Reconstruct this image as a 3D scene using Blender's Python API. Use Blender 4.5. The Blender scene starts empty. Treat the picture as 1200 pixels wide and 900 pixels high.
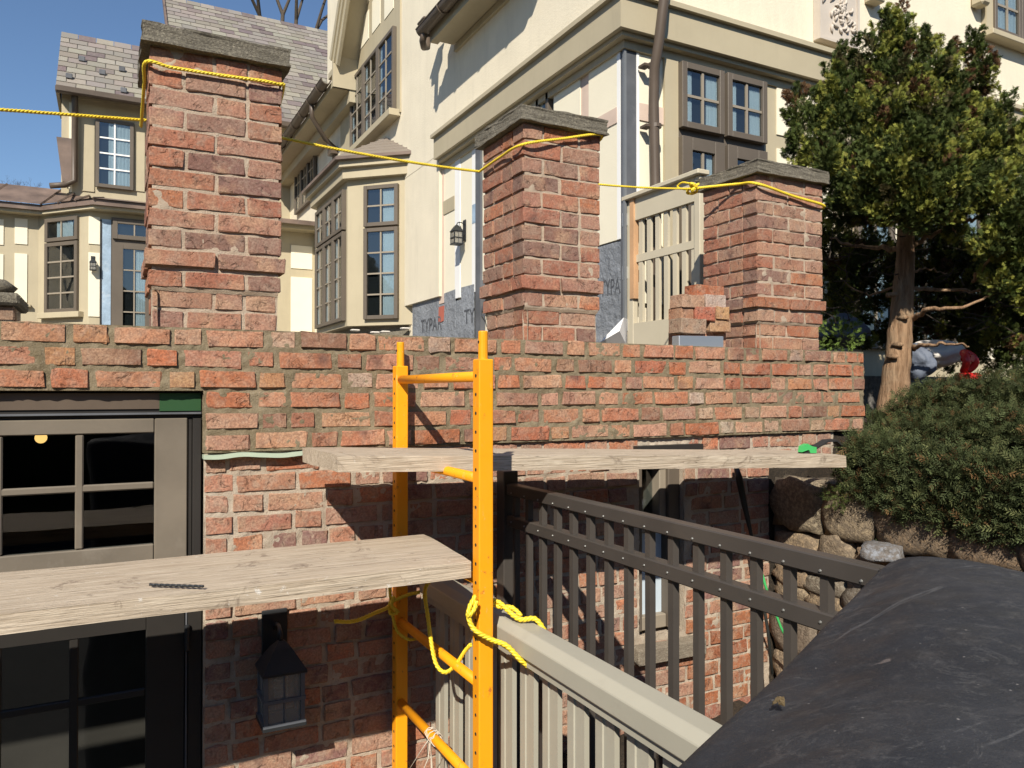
import bpy, bmesh, math, random
import numpy as np
from mathutils import Vector, Matrix, noise
from mathutils.geometry import intersect_line_plane
random.seed(7); np.random.seed(7)
scene = bpy.context.scene
COL = scene.collection
# ------------------------------------------------------------------ camera
FPX = 900.0; YAW = math.radians(27.72); PITCH = math.radians(0.6)
cam_d = bpy.data.cameras.new('camera'); cam = bpy.data.objects.new('camera', cam_d); COL.objects.link(cam)
cam_d.sensor_width = 36; cam_d.lens = 36*FPX/1200; cam_d.clip_start = 0.02; cam_d.clip_end = 2000
cam.location = (0, 0, 0); cam.rotation_euler = (math.pi/2+PITCH, 0, -YAW)
scene.camera = cam
# ------------------------------------------------------------------ world and sun
SUN_DIR = Vector((0.75, 1.0, -0.96)).normalized()      # travel of the light
w = bpy.data.worlds.new('World'); scene.world = w; w.use_nodes = True
nt = w.node_tree; nt.nodes.clear()
sky = nt.nodes.new('ShaderNodeTexSky'); sky.sky_type = 'NISHITA'; sky.sun_disc = False
sky.sun_elevation = math.asin(-SUN_DIR.z); sky.sun_rotation = math.atan2(-SUN_DIR.x, -SUN_DIR.y)
sky.air_density = 1.0; sky.dust_density = 0.1; sky.ozone_density = 4.5
bg = nt.nodes.new('ShaderNodeBackground'); bg.inputs[1].default_value = 0.09
wo = nt.nodes.new('ShaderNodeOutputWorld')
nt.links.new(sky.outputs[0], bg.inputs[0]); nt.links.new(bg.outputs[0], wo.inputs[0])
sd = bpy.data.lights.new('sun', 'SUN'); sd.energy = 5.0; sd.angle = math.radians(0.55); sd.color = (1.0, 0.93, 0.82)
sun = bpy.data.objects.new('sun', sd); COL.objects.link(sun); sun.rotation_euler = SUN_DIR.to_track_quat('-Z', 'Y').to_euler()
scene.view_settings.view_transform = 'Standard'; scene.view_settings.look = 'None'
scene.view_settings.exposure = 0.42; scene.view_settings.gamma = 1.0
scene.cycles.max_bounces = 8; scene.cycles.transparent_max_bounces = 12
# ------------------------------------------------------------------ view rays -> points on real planes
_M = cam.rotation_euler.to_matrix()
def ray(px, py): return _M @ Vector(((px-600)/FPX, (450-py)/FPX, -1.0))
def onY(px, py, Y): d = ray(px, py); return d*(Y/d.y)
def onX(px, py, X): d = ray(px, py); return d*(X/d.x)
def onZ(px, py, Z): d = ray(px, py); return d*(Z/d.z)
def atT(px, py, t): return ray(px, py)*t
# ------------------------------------------------------------------ mesh helpers
class MB:
    def __init__(s): s.v = []; s.f = []
    def add(s, vs, fs):
        b = len(s.v); s.v += [tuple(x) for x in vs]; s.f += [tuple(i+b for i in f) for f in fs]; return s
    def box(s, x0, x1, y0, y1, z0, z1):
        x0, x1 = min(x0, x1), max(x0, x1); y0, y1 = min(y0, y1), max(y0, y1); z0, z1 = min(z0, z1), max(z0, z1)
        return s.add([(x0,y0,z0),(x1,y0,z0),(x1,y1,z0),(x0,y1,z0),(x0,y0,z1),(x1,y0,z1),(x1,y1,z1),(x0,y1,z1)],
                     [(0,3,2,1),(4,5,6,7),(0,1,5,4),(1,2,6,5),(2,3,7,6),(3,0,4,7)])
    def prism(s, poly, off):        # polygon of 3D points extruded by off
        n = len(poly); off = Vector(off)
        vs = [Vector(p) for p in poly] + [Vector(p)+off for p in poly]
        return s.add(vs, [tuple(range(n-1,-1,-1)), tuple(range(n, 2*n))] + [(i,(i+1)%n,(i+1)%n+n,i+n) for i in range(n)])
    def tube(s, pts, r, n=8, cap=True):
        pts = [Vector(p) for p in pts]; rs = r if isinstance(r, (list, tuple)) else [r]*len(pts)
        b = len(s.v); up = None
        for i, p in enumerate(pts):
            d = (pts[min(i+1, len(pts)-1)]-pts[max(i-1, 0)]).normalized()
            if up is None: up = Vector((0,0,1)) if abs(d.z) < .9 else Vector((1,0,0))
            a = d.cross(up).normalized(); c = a.cross(d).normalized(); up = c
            for k in range(n):
                t = 2*math.pi*k/n; s.v.append(tuple(p+(a*math.cos(t)+c*math.sin(t))*rs[i]))
        for i in range(len(pts)-1):
            for k in range(n):
                s.f.append((b+i*n+k, b+i*n+(k+1)%n, b+(i+1)*n+(k+1)%n, b+(i+1)*n+k))
        if cap:
            s.f.append(tuple(b+k for k in range(n-1,-1,-1))); e = b+(len(pts)-1)*n; s.f.append(tuple(e+k for k in range(n)))
        return s
    def cyl(s, a, b, r, n=12): return s.tube([a, b], r, n)
    def build(s, name, m=None, parent=None, smooth=False, bevel=0, loc=None, kind=None, rnd=0):
        me = bpy.data.meshes.new(name)
        o0 = Vector((0,0,0))
        if parent is not None: o0 = wloc(parent)
        elif loc is not None: o0 = Vector(loc)
        me.from_pydata([(x-o0.x, y-o0.y, z-o0.z) for x, y, z in s.v], [], s.f)
        if bevel or True:
            bm = bmesh.new(); bm.from_mesh(me); bmesh.ops.recalc_face_normals(bm, faces=bm.faces)
            if bevel: bmesh.ops.bevel(bm, geom=bm.edges[:], offset=bevel, segments=1, affect='EDGES', clamp_overlap=True)
            bm.to_mesh(me); bm.free()
        if smooth: me.polygons.foreach_set('use_smooth', [True]*len(me.polygons))
        if m: me.materials.append(m)
        o = bpy.data.objects.new(name, me); COL.objects.link(o)
        if parent is not None: o.parent = parent
        elif loc is not None: o.location = loc
        if kind: o['kind'] = kind
        return o
def wloc(o):
    v = Vector((0,0,0))
    while o is not None: v += Vector(o.location); o = o.parent
    return v
def thing(name, label, cat, loc=(0,0,0), group=None):
    o = bpy.data.objects.new(name, None); COL.objects.link(o); o.location = loc; o.empty_display_size = .05
    return tag(o, label, cat, group)
def tag(o, label, cat, group=None):
    o['label'] = label; o['category'] = cat
    if group: o['group'] = group
    return o
def inst(mesh, name, parent, loc, color=None, rot=None, scale=None):
    o = bpy.data.objects.new(name, mesh); COL.objects.link(o); o.parent = parent
    o.location = Vector(loc)-(wloc(parent) if parent else Vector((0,0,0)))
    if rot is not None: o.rotation_euler = rot
    if scale is not None: o.scale = scale
    if color: o.color = (*color, 1)
    return o
class Face:                          # a wall plane: horizontal axis U, outward normal N
    def __init__(s, P, U, N): s.P = Vector(P); s.U = Vector(U).normalized(); s.N = Vector(N).normalized(); s.Z = Vector((0,0,1))
    def hit(s, px, py, n=0):
        d = ray(px, py); P = s.P+s.N*n; q = d*(P.dot(s.N)/d.dot(s.N)); return (q-s.P).dot(s.U), q.z
    def pt(s, u, n, z): return s.P*1.0 + s.U*u + s.N*n + s.Z*(z-s.P.z)
    def box(s, mb, u0, u1, z0, z1, n0, n1):
        c = [s.pt(u, n, z) for z in (z0, z1) for n in (n0, n1) for u in (u0, u1)]
        mb.add(c, [(0,1,3,2),(4,6,7,5),(0,4,5,1),(2,3,7,6),(0,2,6,4),(1,5,7,3)]); return mb
    def rect(s, x0, y0, x1, y1, n=0):  # pixel rectangle, heights read at its centre column
        xm = (x0+x1)/2; u0 = s.hit(x0, 300, n)[0]; u1 = s.hit(x1, 300, n)[0]
        return min(u0,u1), max(u0,u1), s.hit(xm, y1, n)[1], s.hit(xm, y0, n)[1]
# ------------------------------------------------------------------ materials
def mat(name, color=(.5,.5,.5), rough=.7, metal=0, spec=None):
    m = bpy.data.materials.new(name); m.use_nodes = True; b = m.node_tree.nodes['Principled BSDF']
    b.inputs['Base Color'].default_value = (*color, 1); b.inputs['Roughness'].default_value = rough; b.inputs['Metallic'].default_value = metal
    if spec is not None: b.inputs['Specular IOR Level'].default_value = spec
    return m
class NT:
    def __init__(s, m): s.m = m; s.t = m.node_tree; s.b = s.t.nodes['Principled BSDF']; s.co = s.t.nodes.new('ShaderNodeTexCoord')
    def n(s, typ, **kw):
        x = s.t.nodes.new(typ)
        for k, v in kw.items(): setattr(x, k, v)
        return x
    def l(s, a, b): s.t.links.new(a, b)
    def vec(s, scale=(1,1,1), rand=False, space='Object'):
        mp = s.n('ShaderNodeMapping'); mp.inputs['Scale'].default_value = scale; s.l(s.co.outputs[space], mp.inputs[0])
        if rand:
            oi = s.n('ShaderNodeObjectInfo'); mm = s.n('ShaderNodeMath', operation='MULTIPLY'); mm.inputs[1].default_value = 60
            s.l(oi.outputs['Random'], mm.inputs[0]); cx = s.n('ShaderNodeCombineXYZ')
            for i in range(3): s.l(mm.outputs[0], cx.inputs[i])
            s.l(cx.outputs[0], mp.inputs['Location'])
        return mp.outputs[0]
    def noise(s, v, scale, detail=4, rough=.55, dist=0):
        x = s.n('ShaderNodeTexNoise'); x.inputs['Scale'].default_value = scale; x.inputs['Detail'].default_value = detail
        x.inputs['Roughness'].default_value = rough; x.inputs['Distortion'].default_value = dist; s.l(v, x.inputs['Vector']); return x.outputs['Fac']
    def ramp(s, f, stops):
        r = s.n('ShaderNodeValToRGB'); e = r.color_ramp.elements
        while len(e) < len(stops): e.new(.5)
        for i, (p, c) in enumerate(stops): e[i].position = p; e[i].color = (c, c, c, 1) if isinstance(c, (int, float)) else (*c, 1)
        s.l(f, r.inputs[0]); return r.outputs[0]
    def mix(s, f, a, b, mode='MIX'):
        x = s.n('ShaderNodeMix', data_type='RGBA', blend_type=mode)
        for sock, val in ((x.inputs['Factor'], f), (x.inputs['A'], a), (x.inputs['B'], b)):
            if isinstance(val, tuple): sock.default_value = (*val, 1)
            elif isinstance(val, (int, float)): sock.default_value = val
            else: s.l(val, sock)
        return x.outputs['Result']
    def base(s, c): s.l(c, s.b.inputs['Base Color'])
    def bump(s, h, strength=.5, dist=.01, prev=None):
        b = s.n('ShaderNodeBump'); b.inputs['Strength'].default_value = strength; b.inputs['Distance'].default_value = dist
        s.l(h, b.inputs['Height'])
        if prev is not None: s.l(prev, b.inputs['Normal'])
        s.l(b.outputs[0], s.b.inputs['Normal']); return b.outputs[0]
def objcol(N): return N.n('ShaderNodeObjectInfo').outputs['Color']
def brick_mat(name, dust=.35, dustc=(.42,.34,.26)):
    m = mat(name, rough=.9, spec=.25); N = NT(m); v = N.vec(rand=True); c = objcol(N)
    c = N.mix(N.ramp(N.noise(v, 18, 5, .6), [(.35, 0), (.75, .45)]), c, (.27,.095,.055))
    c = N.mix(N.ramp(N.noise(v, 24, 6, .75, .6), [(.46, 0), (.62, dust)]), c, dustc)
    c = N.mix(N.ramp(N.noise(v, 11, 6, .75, 1.2), [(.60, 0), (.66, dust)]), c, tuple(x*1.15 for x in dustc))
    c = N.mix(N.ramp(N.noise(v, 9, 3, .6), [(.52, 0), (.66, .5)]), c, (.54,.35,.22))
    c = N.mix(N.ramp(N.noise(v, 6, 2, .5), [(.66, 0), (.74, .65)]), c, (.10,.055,.05))
    c = N.mix(N.ramp(N.noise(v, 150, 3, .7), [(.4, .45), (.6, 0)]), c, (.11,.05,.035))
    N.base(c)
    ch = N.ramp(N.noise(v, 26, 5, .65, .8), [(.30, 0), (.42, .8), (.7, 1)]); h = N.mix(.30, ch, N.noise(v, 130, 5, .75)); N.bump(h, 1.0, .009)
    return m
M = {}
M['brick'] = brick_mat('worn_red_brick')
M['brick_pil'] = brick_mat('dusty_pillar_brick', .5, (.37,.275,.205))
M['brick_old'] = brick_mat('weathered_old_brick', .7, (.40,.30,.22))
def mortar_mat(name, a, b, c2):
    m = mat(name, rough=.95, spec=.15); N = NT(m); v = N.vec()
    c = N.mix(N.ramp(N.noise(v, 7, 5, .6), [(.35, 0), (.65, 1)]), a, b)
    c = N.mix(N.ramp(N.noise(v, 90, 4, .7), [(.5, 0), (.7, .6)]), c, c2)
    N.base(c); N.bump(N.mix(.5, N.noise(v, 40, 6, .7), N.noise(v, 220, 4, .7)), 1.0, .008); return m
M['mortar_new'] = mortar_mat('brown_mortar_joint_shade', (.175,.14,.085), (.245,.20,.13), (.34,.28,.20))  # brown mortar, darkened so its colour holds the shade of the joint recesses
M['mortar_old'] = mortar_mat('old_pale_mortar', (.40,.33,.25), (.49,.42,.33), (.34,.23,.17))
M['mortar_pil'] = mortar_mat('pillar_mortar', (.42,.33,.245), (.47,.385,.29), (.36,.23,.165))
def rock_mat(name, a, b, d, sc=1, obj=False):
    m = mat(name, rough=.9, spec=.25); N = NT(m); v = N.vec(rand=obj)
    c = N.mix(N.ramp(N.noise(v, 5*sc, 5, .6), [(.35, 0), (.65, 1)]), a, b)
    if obj: c = N.mix(.75, c, objcol(N))
    c = N.mix(N.ramp(N.noise(v, 60*sc, 5, .7), [(.45, .8), (.65, 0)]), c, d)
    N.base(c); N.bump(N.mix(.5, N.noise(v, 14*sc, 7, .65), N.noise(v, 110*sc, 4, .7)), 1.0, .02); return m
M['cap'] = rock_mat('grey_bluestone', (.25,.225,.17), (.35,.315,.24), (.13,.115,.09), 2)
M['stone'] = rock_mat('rubble_fieldstone', (.32,.25,.17), (.24,.2,.15), (.14,.11,.08), 1, True)
M['soil'] = rock_mat('dark_soil', (.06,.045,.03), (.10,.075,.05), (.03,.025,.02), 2)
M['ground'] = rock_mat('grey_ground', (.20,.19,.17), (.26,.24,.21), (.12,.11,.1), .5)
def paint(name, col, var=.06, rough=.6, bump=.15, bs=60, dirt=None, bd=.002, streak=None):
    m = mat(name, col, rough, spec=.35); N = NT(m); v = N.vec()
    lo = tuple(x*(1-var) for x in col); hi = tuple(min(1, x*(1+var)) for x in col)
    c = N.mix(N.ramp(N.noise(v, 3, 6, .6), [(.3, 0), (.7, 1)]), lo, hi)
    if dirt: c = N.mix(N.ramp(N.noise(v, 5, 7, .7, .3), [(.55, 0), (.75, .5)]), c, dirt)
    if streak: c = N.mix(N.ramp(N.noise(N.vec((1,1,.13)), 9, 7, .7, .4), [(.50, 0), (.72, streak)]), c, tuple(x*.72 for x in col)); c = N.mix(N.ramp(N.noise(v, 1.1, 3, .5), [(.4, 0), (.65, streak*.5)]), c, tuple(x*.86 for x in col))
    N.base(c); N.bump(N.mix(.4, N.noise(v, bs, 6, .7), N.noise(v, 4, 4, .6)), bump, bd); return m
M['stucco'] = paint('cream_stucco', (.73,.655,.50), .05, .9, .7, 60, bd=.008, streak=.28)
M['panel'] = paint('cream_panel', (.77,.71,.55), .03, .85, .5, 90, bd=.005)
M['beige'] = paint('beige_trim_paint', (.43,.37,.25), .05, .6, streak=.3)
M['barewood'] = paint('primed_bare_strip', (.60,.47,.38), .12, .8, .3, 40)
M['white'] = paint('white_strip', (.8,.79,.76), .03, .6)
M['gatepaint'] = paint('cream_gate_paint', (.53,.47,.345), .06, .6, streak=.2)
M['frame'] = paint('taupe_window_paint', (.118,.096,.073), .1, .5, .2)
M['casement'] = paint('dusty_taupe_paint', (.155,.13,.098), .22, .55, .3, 40, dirt=(.27,.235,.19))
M['muntin'] = paint('pale_muntin_paint', (.27,.23,.175), .08, .5)
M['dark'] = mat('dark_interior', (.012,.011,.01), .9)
M['darkframe'] = paint('black_brown_paint', (.028,.025,.022), .15, .45, .15)
M['gutter'] = paint('brown_gutter_metal', (.10,.075,.055), .2, .45, .15)
M['copper'] = paint('aged_copper_roof', (.16,.115,.09), .35, .5, .3, 20, dirt=(.10,.09,.10))
M['zinc'] = paint('grey_flashing_membrane', (.235,.25,.27), .25, .6, 1.0, 16, dirt=(.42,.43,.44), bd=.04, streak=.3)
M['leaddark'] = paint('dark_metal_corner', (.10,.105,.115), .3, .55, .3, 40, dirt=(.2,.2,.21))
M['ink'] = paint('faded_black_print', (.085,.09,.10), .4, .8, .5, 30, dirt=(.22,.235,.25))
M['bluewrap'] = paint('blue_house_wrap', (.30,.40,.50), .35, .7, .8, 18, dirt=(.6,.62,.62), bd=.02)
M['cedar'] = paint('raw_cedar', (.50,.30,.16), .2, .8, .3)
M['galv'] = mat('galvanised_steel', (.55,.58,.62), .42, .8)
M['iron'] = paint('black_lantern_iron', (.022,.024,.026), .2, .45, .3)
M['ironblue'] = paint('weathered_lantern_frame', (.10,.11,.125), .2, .5, .3)
M['fence_black'] = paint('dark_bronze_fence', (.062,.054,.047), .15, .42, .12, 90, dirt=(.09,.075,.06))
M['vinyl'] = paint('beige_vinyl_fence', (.375,.355,.285), .05, .45, .15, 40, dirt=(.28,.25,.2))
M['rivet'] = mat('bright_rivet', (.3,.3,.28), .45, .6)
M['orange'] = paint('orange_scaffold_paint', (.87,.34,.008), .03, .42, .08, 80)
N = NT(M['orange']); _c = M['orange'].node_tree
v = N.vec(); c = N.mix(N.ramp(N.noise(v, 22, 7, .8), [(.60, 0), (.66, .85)]), (.87,.34,.008), (.36,.12,.03)); c = N.mix(N.ramp(N.noise(N.vec((1,1,.25)), 40, 8, .8), [(.60, 0), (.66, .55)]), c, (.62,.40,.16)); c = N.mix(N.ramp(N.noise(v, 90, 4, .7), [(.68, 0), (.72, .8)]), c, (.55,.48,.38)); N.base(c); N.l(N.ramp(N.noise(v, 12, 6, .7), [(.3, .32), (.7, .62)]), N.b.inputs['Roughness'])
M['rope'] = mat('yellow_poly_rope', (.80,.60,.035), .45); 
M['string'] = mat('pale_string', (.6,.55,.45), .8)
M['cloth'] = paint('dusty_white_cloth', (.62,.58,.52), .1, .9, .5, 12, bd=.02)
M['tarpblue'] = paint('blue_grey_tarp', (.12,.14,.18), .2, .6, .6, 14, bd=.03)
M['red'] = mat('red_plastic', (.62,.02,.015), .35)
M['green'] = mat('green_plastic', (.06,.42,.12), .4)
M['greenpaint'] = mat('green_board', (.012,.06,.014), .6)
M['strap'] = mat('black_webbing', (.02,.02,.02), .7)
M['hose'] = mat('black_hose', (.02,.022,.02), .4)
M['twig'] = rock_mat('grey_bark', (.11,.085,.065), (.17,.135,.10), (.05,.04,.03), 6)
M['sill'] = rock_mat('stone_sill', (.34,.30,.23), (.44,.39,.3), (.25,.2,.15), 3)
# wood planks
def wood_mat():
    m = mat('weathered_plank_wood', rough=.85, spec=.25); N = NT(m)
    v = N.vec((1.3, 26, 26)); g = N.noise(v, 3, 8, .7, .6); v2 = N.vec((2.2, 90, 90)); g2 = N.noise(v2, 3, 4, .6)
    c = N.mix(N.ramp(g, [(.3, 0), (.7, 1)]), (.38,.30,.215), (.62,.53,.41))
    c = N.mix(N.ramp(g2, [(.35, .55), (.55, 0)]), c, (.24,.18,.12))
    c = N.mix(N.ramp(N.noise(N.vec((1,6,6)), 6, 6, .7), [(.56, 0), (.72, .6)]), c, (.68,.60,.47))
    c = N.mix(N.ramp(N.noise(N.vec(), 9, 6, .75, 1.), [(.58, 0), (.68, .8)]), c, (.20,.15,.11))
    c = N.mix(N.ramp(N.noise(N.vec((.8,14,14)), 5, 3, .5, .2), [(.635, 0), (.65, .9), (.665, 0)]), c, (.09,.065,.045))
    c = N.mix(N.ramp(N.noise(N.vec(), 34, 5, .8), [(.63, 0), (.68, .8)]), c, (.66,.63,.58))
    N.base(c); N.bump(N.mix(.5, g, g2), 1.0, .006); return m
M['wood'] = wood_mat()
def cover_mat():
    m = mat('dusty_black_rubber', rough=.6, spec=.4); N = NT(m); v = N.vec()
    c = N.mix(N.ramp(N.noise(v, 6, 6, .65, .3), [(.35, 0), (.7, 1)]), (.011,.013,.019), (.024,.026,.032))
    c = N.mix(N.ramp(N.noise(v, 26, 8, .8, .5), [(.50, 0), (.72, .42)]), c, (.10,.095,.095))
    c = N.mix(N.ramp(N.noise(v, 260, 3, .7), [(.60, 0), (.72, .4)]), c, (.11,.105,.10))
    c = N.mix(N.ramp(N.noise(v, 3.5, 7, .75, 1.0), [(.50, 0), (.70, .4)]), c, (.055,.054,.058))
    c = N.mix(N.ramp(N.noise(v, 14, 3, .5), [(.70, 0), (.73, .7)]), c, (.17,.14,.13))
    vo = N.n('ShaderNodeTexVoronoi'); vo.inputs['Scale'].default_value = 55; N.l(N.vec(), vo.inputs['Vector'])
    c = N.mix(N.ramp(vo.outputs['Distance'], [(.035, .8), (.075, 0)]), c, (.30,.28,.26))
    c = N.mix(N.ramp(N.noise(v, 8, 9, .85, 2.0), [(.565, 0), (.58, .45), (.60, 0)]), c, (.16,.155,.15))
    wv = N.n('ShaderNodeTexNoise'); wv.inputs['Scale'].default_value = 2.5; N.l(N.vec((1,14,1)), wv.inputs['Vector']); wv.inputs['Detail'].default_value = 9
    c = N.mix(N.ramp(wv.outputs['Fac'], [(.66, 0), (.69, .2), (.71, 0)]), c, (.3,.3,.3))
    N.base(c); N.l(N.ramp(N.noise(v, 20, 6, .7), [(.3, .45), (.7, .85)]), N.b.inputs['Roughness'])
    N.bump(N.mix(.4, N.noise(v, 30, 8, .75), N.noise(v, 420, 3, .7)), .9, .003); return m
M['cover'] = cover_mat()
def bark_mat():
    m = mat('cypress_bark', rough=.95, spec=.2); N = NT(m); v = N.vec((1,1,.12)); g = N.noise(v, 45, 7, .7, .4)
    c = N.mix(N.ramp(g, [(.35, 0), (.65, 1)]), (.17,.10,.055), (.42,.27,.16))
    c = N.mix(N.ramp(N.noise(N.vec(), 8, 4, .6), [(.5, 0), (.7, .6)]), c, (.30,.24,.16))
    N.base(c); N.bump(g, 1.0, .02); return m
M['bark'] = bark_mat()
def leaf_mat(name, tint, trans=.15):
    m = mat(name, rough=.75, spec=.2); N = NT(m); a = N.n('ShaderNodeAttribute'); a.attribute_name = 'Col'
    c = N.mix(.0, a.outputs['Color'], tint); N.base(c)
    tr = N.n('ShaderNodeBsdfTranslucent'); N.l(c, tr.inputs[0]); ms = N.n('ShaderNodeMixShader'); ms.inputs[0].default_value = trans
    out = m.node_tree.nodes['Material Output']; N.l(N.b.outputs[0], ms.inputs[1]); N.l(tr.outputs[0], ms.inputs[2]); N.l(ms.outputs[0], out.inputs[0]); return m
M['leaf'] = leaf_mat('cypress_foliage', (.05,.08,.02))
def glass_mat(name, ior=1.9, tint=(.75,.8,.82)):
    m = bpy.data.materials.new(name); m.use_nodes = True; t = m.node_tree; t.nodes.clear()
    gl = t.nodes.new('ShaderNodeBsdfGlossy'); gl.inputs['Roughness'].default_value = .02
    tp = t.nodes.new('ShaderNodeBsdfTransparent'); tp.inputs[0].default_value = (*tint, 1)
    fr = t.nodes.new('ShaderNodeFresnel'); fr.inputs[0].default_value = ior; ms = t.nodes.new('ShaderNodeMixShader'); o = t.nodes.new('ShaderNodeOutputMaterial')
    co = t.nodes.new('ShaderNodeTexCoord'); nz = t.nodes.new('ShaderNodeTexNoise'); nz.inputs['Scale'].default_value = 2.2; bu = t.nodes.new('ShaderNodeBump')
    bu.inputs['Strength'].default_value = .12; bu.inputs['Distance'].default_value = .02
    t.links.new(co.outputs['Object'], nz.inputs[0]); t.links.new(nz.outputs[0], bu.inputs['Height']); t.links.new(bu.outputs[0], gl.inputs['Normal'])
    ge = t.nodes.new('ShaderNodeNewGeometry'); iv = t.nodes.new('ShaderNodeMath'); iv.operation = 'SUBTRACT'; iv.inputs[0].default_value = 1; t.links.new(ge.outputs['Backfacing'], iv.inputs[1]); mu = t.nodes.new('ShaderNodeMath'); mu.operation = 'MULTIPLY'; t.links.new(fr.outputs[0], mu.inputs[0]); t.links.new(iv.outputs[0], mu.inputs[1]); t.links.new(mu.outputs[0], ms.inputs[0]); t.links.new(tp.outputs[0], ms.inputs[1]); t.links.new(gl.outputs[0], ms.inputs[2]); t.links.new(ms.outputs[0], o.inputs[0]); return m
M['glass'] = glass_mat('window_glass', 2.3)
M['glass_low'] = glass_mat('lower_window_glass', 1.75)
M['glass_lamp'] = glass_mat('lantern_glass', 1.5, (.8,.78,.72))
_t = M['glass_lamp'].node_tree; _o = [x for x in _t.nodes if x.type == 'OUTPUT_MATERIAL'][0]; _s = _o.inputs[0].links[0].from_socket; _df = _t.nodes.new('ShaderNodeBsdfDiffuse'); _df.inputs[0].default_value = (.55,.53,.48,1); _mx = _t.nodes.new('ShaderNodeMixShader'); _mx.inputs[0].default_value = .28; _t.links.new(_s, _mx.inputs[1]); _t.links.new(_df.outputs[0], _mx.inputs[2]); _t.links.new(_mx.outputs[0], _o.inputs[0])
M['curtain'] = paint('pale_curtain', (.62,.66,.66), .06, .9, .2)
def slate_mat():
    m = mat('roof_slate', rough=.75, spec=.35); N = NT(m); v = N.vec(rand=True)
    c = N.mix(N.ramp(N.noise(v, 14, 5, .65), [(.4, 0), (.7, .5)]), objcol(N), (.22,.19,.16)); N.base(c); N.bump(N.noise(v, 30, 5, .6), .6, .01); return m
M['slate'] = slate_mat()
lampm = mat('warm_lamp_glow', (.9,.6,.25)); lampm.node_tree.nodes['Principled BSDF'].inputs['Emission Color'].default_value = (1,.55,.16,1)
lampm.node_tree.nodes['Principled BSDF'].inputs['Emission Strength'].default_value = 1.6; M['lamp'] = lampm
bulbm = mat('frosted_bulb', (.8,.8,.78), .4); M['bulb'] = bulbm
# ------------------------------------------------------------------ bricks
def brick_mesh(L, h, D, seed, rag=.004, rnd=.012, m='brick', nx=4, nz=3):
    rg = random.Random(seed); us = [-1, -.965, -.1, .965, 1] if L > .14 else [-1, -.92, 0, .92, 1]; vs = [-1, -.90, .90, 1]
    us = [u+(rg.uniform(-.015,.015) if abs(u) < .95 and abs(u) > .5 else rg.uniform(-.3,.3) if abs(u) < .5 else 0) for u in us]
    top = [rg.uniform(-1, .6)*rag for _ in us]; bot = [rg.uniform(-.6, 1)*rag for _ in us]; lf = [rg.uniform(-.6, 1)*rag for _ in vs]; rt = [rg.uniform(-1, .6)*rag for _ in vs]
    V = []; W_, H_ = len(us), len(vs)
    for j, vv in enumerate(vs):
        for i, u in enumerate(us):
            eu = abs(u) == 1; ev = abs(vv) == 1
            x = u*L/2 + (lf[j] if i == 0 else rt[j] if i == W_-1 else 0); z = vv*h/2 + (bot[i] if j == 0 else top[i] if j == H_-1 else 0)
            if eu and ev: x -= math.copysign(rnd*.40, u)*rg.uniform(.3, 1.8); z -= math.copysign(rnd*.35, vv)*rg.uniform(.3, 1.7)
            y = (rnd*.28*rg.uniform(.3,1.5) if (eu or ev) else 0) + (rnd*.35 if (eu and ev) else 0) + rg.uniform(-1, 1)*rag*.28
            V.append((x, y, z))
    F = [(j*W_+i, j*W_+i+1, (j+1)*W_+i+1, (j+1)*W_+i) for j in range(H_-1) for i in range(W_-1)]
    ring = [(0, i) for i in range(W_)] + [(j, W_-1) for j in range(1, H_)] + [(H_-1, i) for i in range(W_-2, -1, -1)] + [(j, 0) for j in range(H_-2, 0, -1)]
    n = len(ring); b0 = len(V)
    for j, i in ring: V.append(V[j*W_+i])
    b = len(V)
    for j, i in ring: x, y, z = V[j*W_+i]; V.append((x, D, z))
    for k in range(n): F.append((b0+(k+1)%n, b0+k, b+k, b+(k+1)%n))
    F.append(tuple(b+k for k in range(n)))
    me = bpy.data.meshes.new('brick'); me.from_pydata(V, [], F); me.materials.append(M[m]); me.update()
    return me
BM = {}
def bmesh_for(L, h, D, m, rag, rnd, k=None):
    Lq = round(L/.012)*.012; key = (Lq, round(h,3), round(D,2), m, rag, rnd); 
    if key not in BM: BM[key] = [brick_mesh(Lq, h, D, random.randint(0, 99999), rag, rnd, m) for _ in range(5)]
    return random.choice(BM[key]), L/Lq
PAL = [(.52,.23,.14),(.50,.18,.095),(.54,.26,.16),(.51,.24,.16),(.57,.30,.19),(.55,.30,.21),(.45,.15,.085),(.50,.20,.12),(.56,.27,.14),(.50,.17,.085),(.40,.21,.155),(.38,.16,.10),(.27,.14,.10),(.46,.24,.17)]
PAL_HEAD = PAL + [(.52,.35,.25),(.53,.29,.16),(.44,.31,.25),(.50,.25,.13),(.50,.39,.31),(.30,.17,.12)]
PAL_OLD = [(.50,.24,.16),(.46,.21,.15),(.52,.28,.20),(.48,.27,.20),(.53,.20,.11),(.43,.25,.19),(.27,.15,.14)]
PAL_PIL = [(.44,.18,.115),(.46,.22,.15),(.42,.215,.155),(.48,.185,.10),(.38,.205,.155),(.45,.25,.185),(.41,.165,.11),(.24,.14,.12),(.46,.27,.205),(.33,.19,.15)]
def jit(c, a=.07):
    f = 1+random.uniform(-a, a); return tuple(max(0, min(1, x*f*(1+random.uniform(-.03,.03)))) for x in c)
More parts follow.
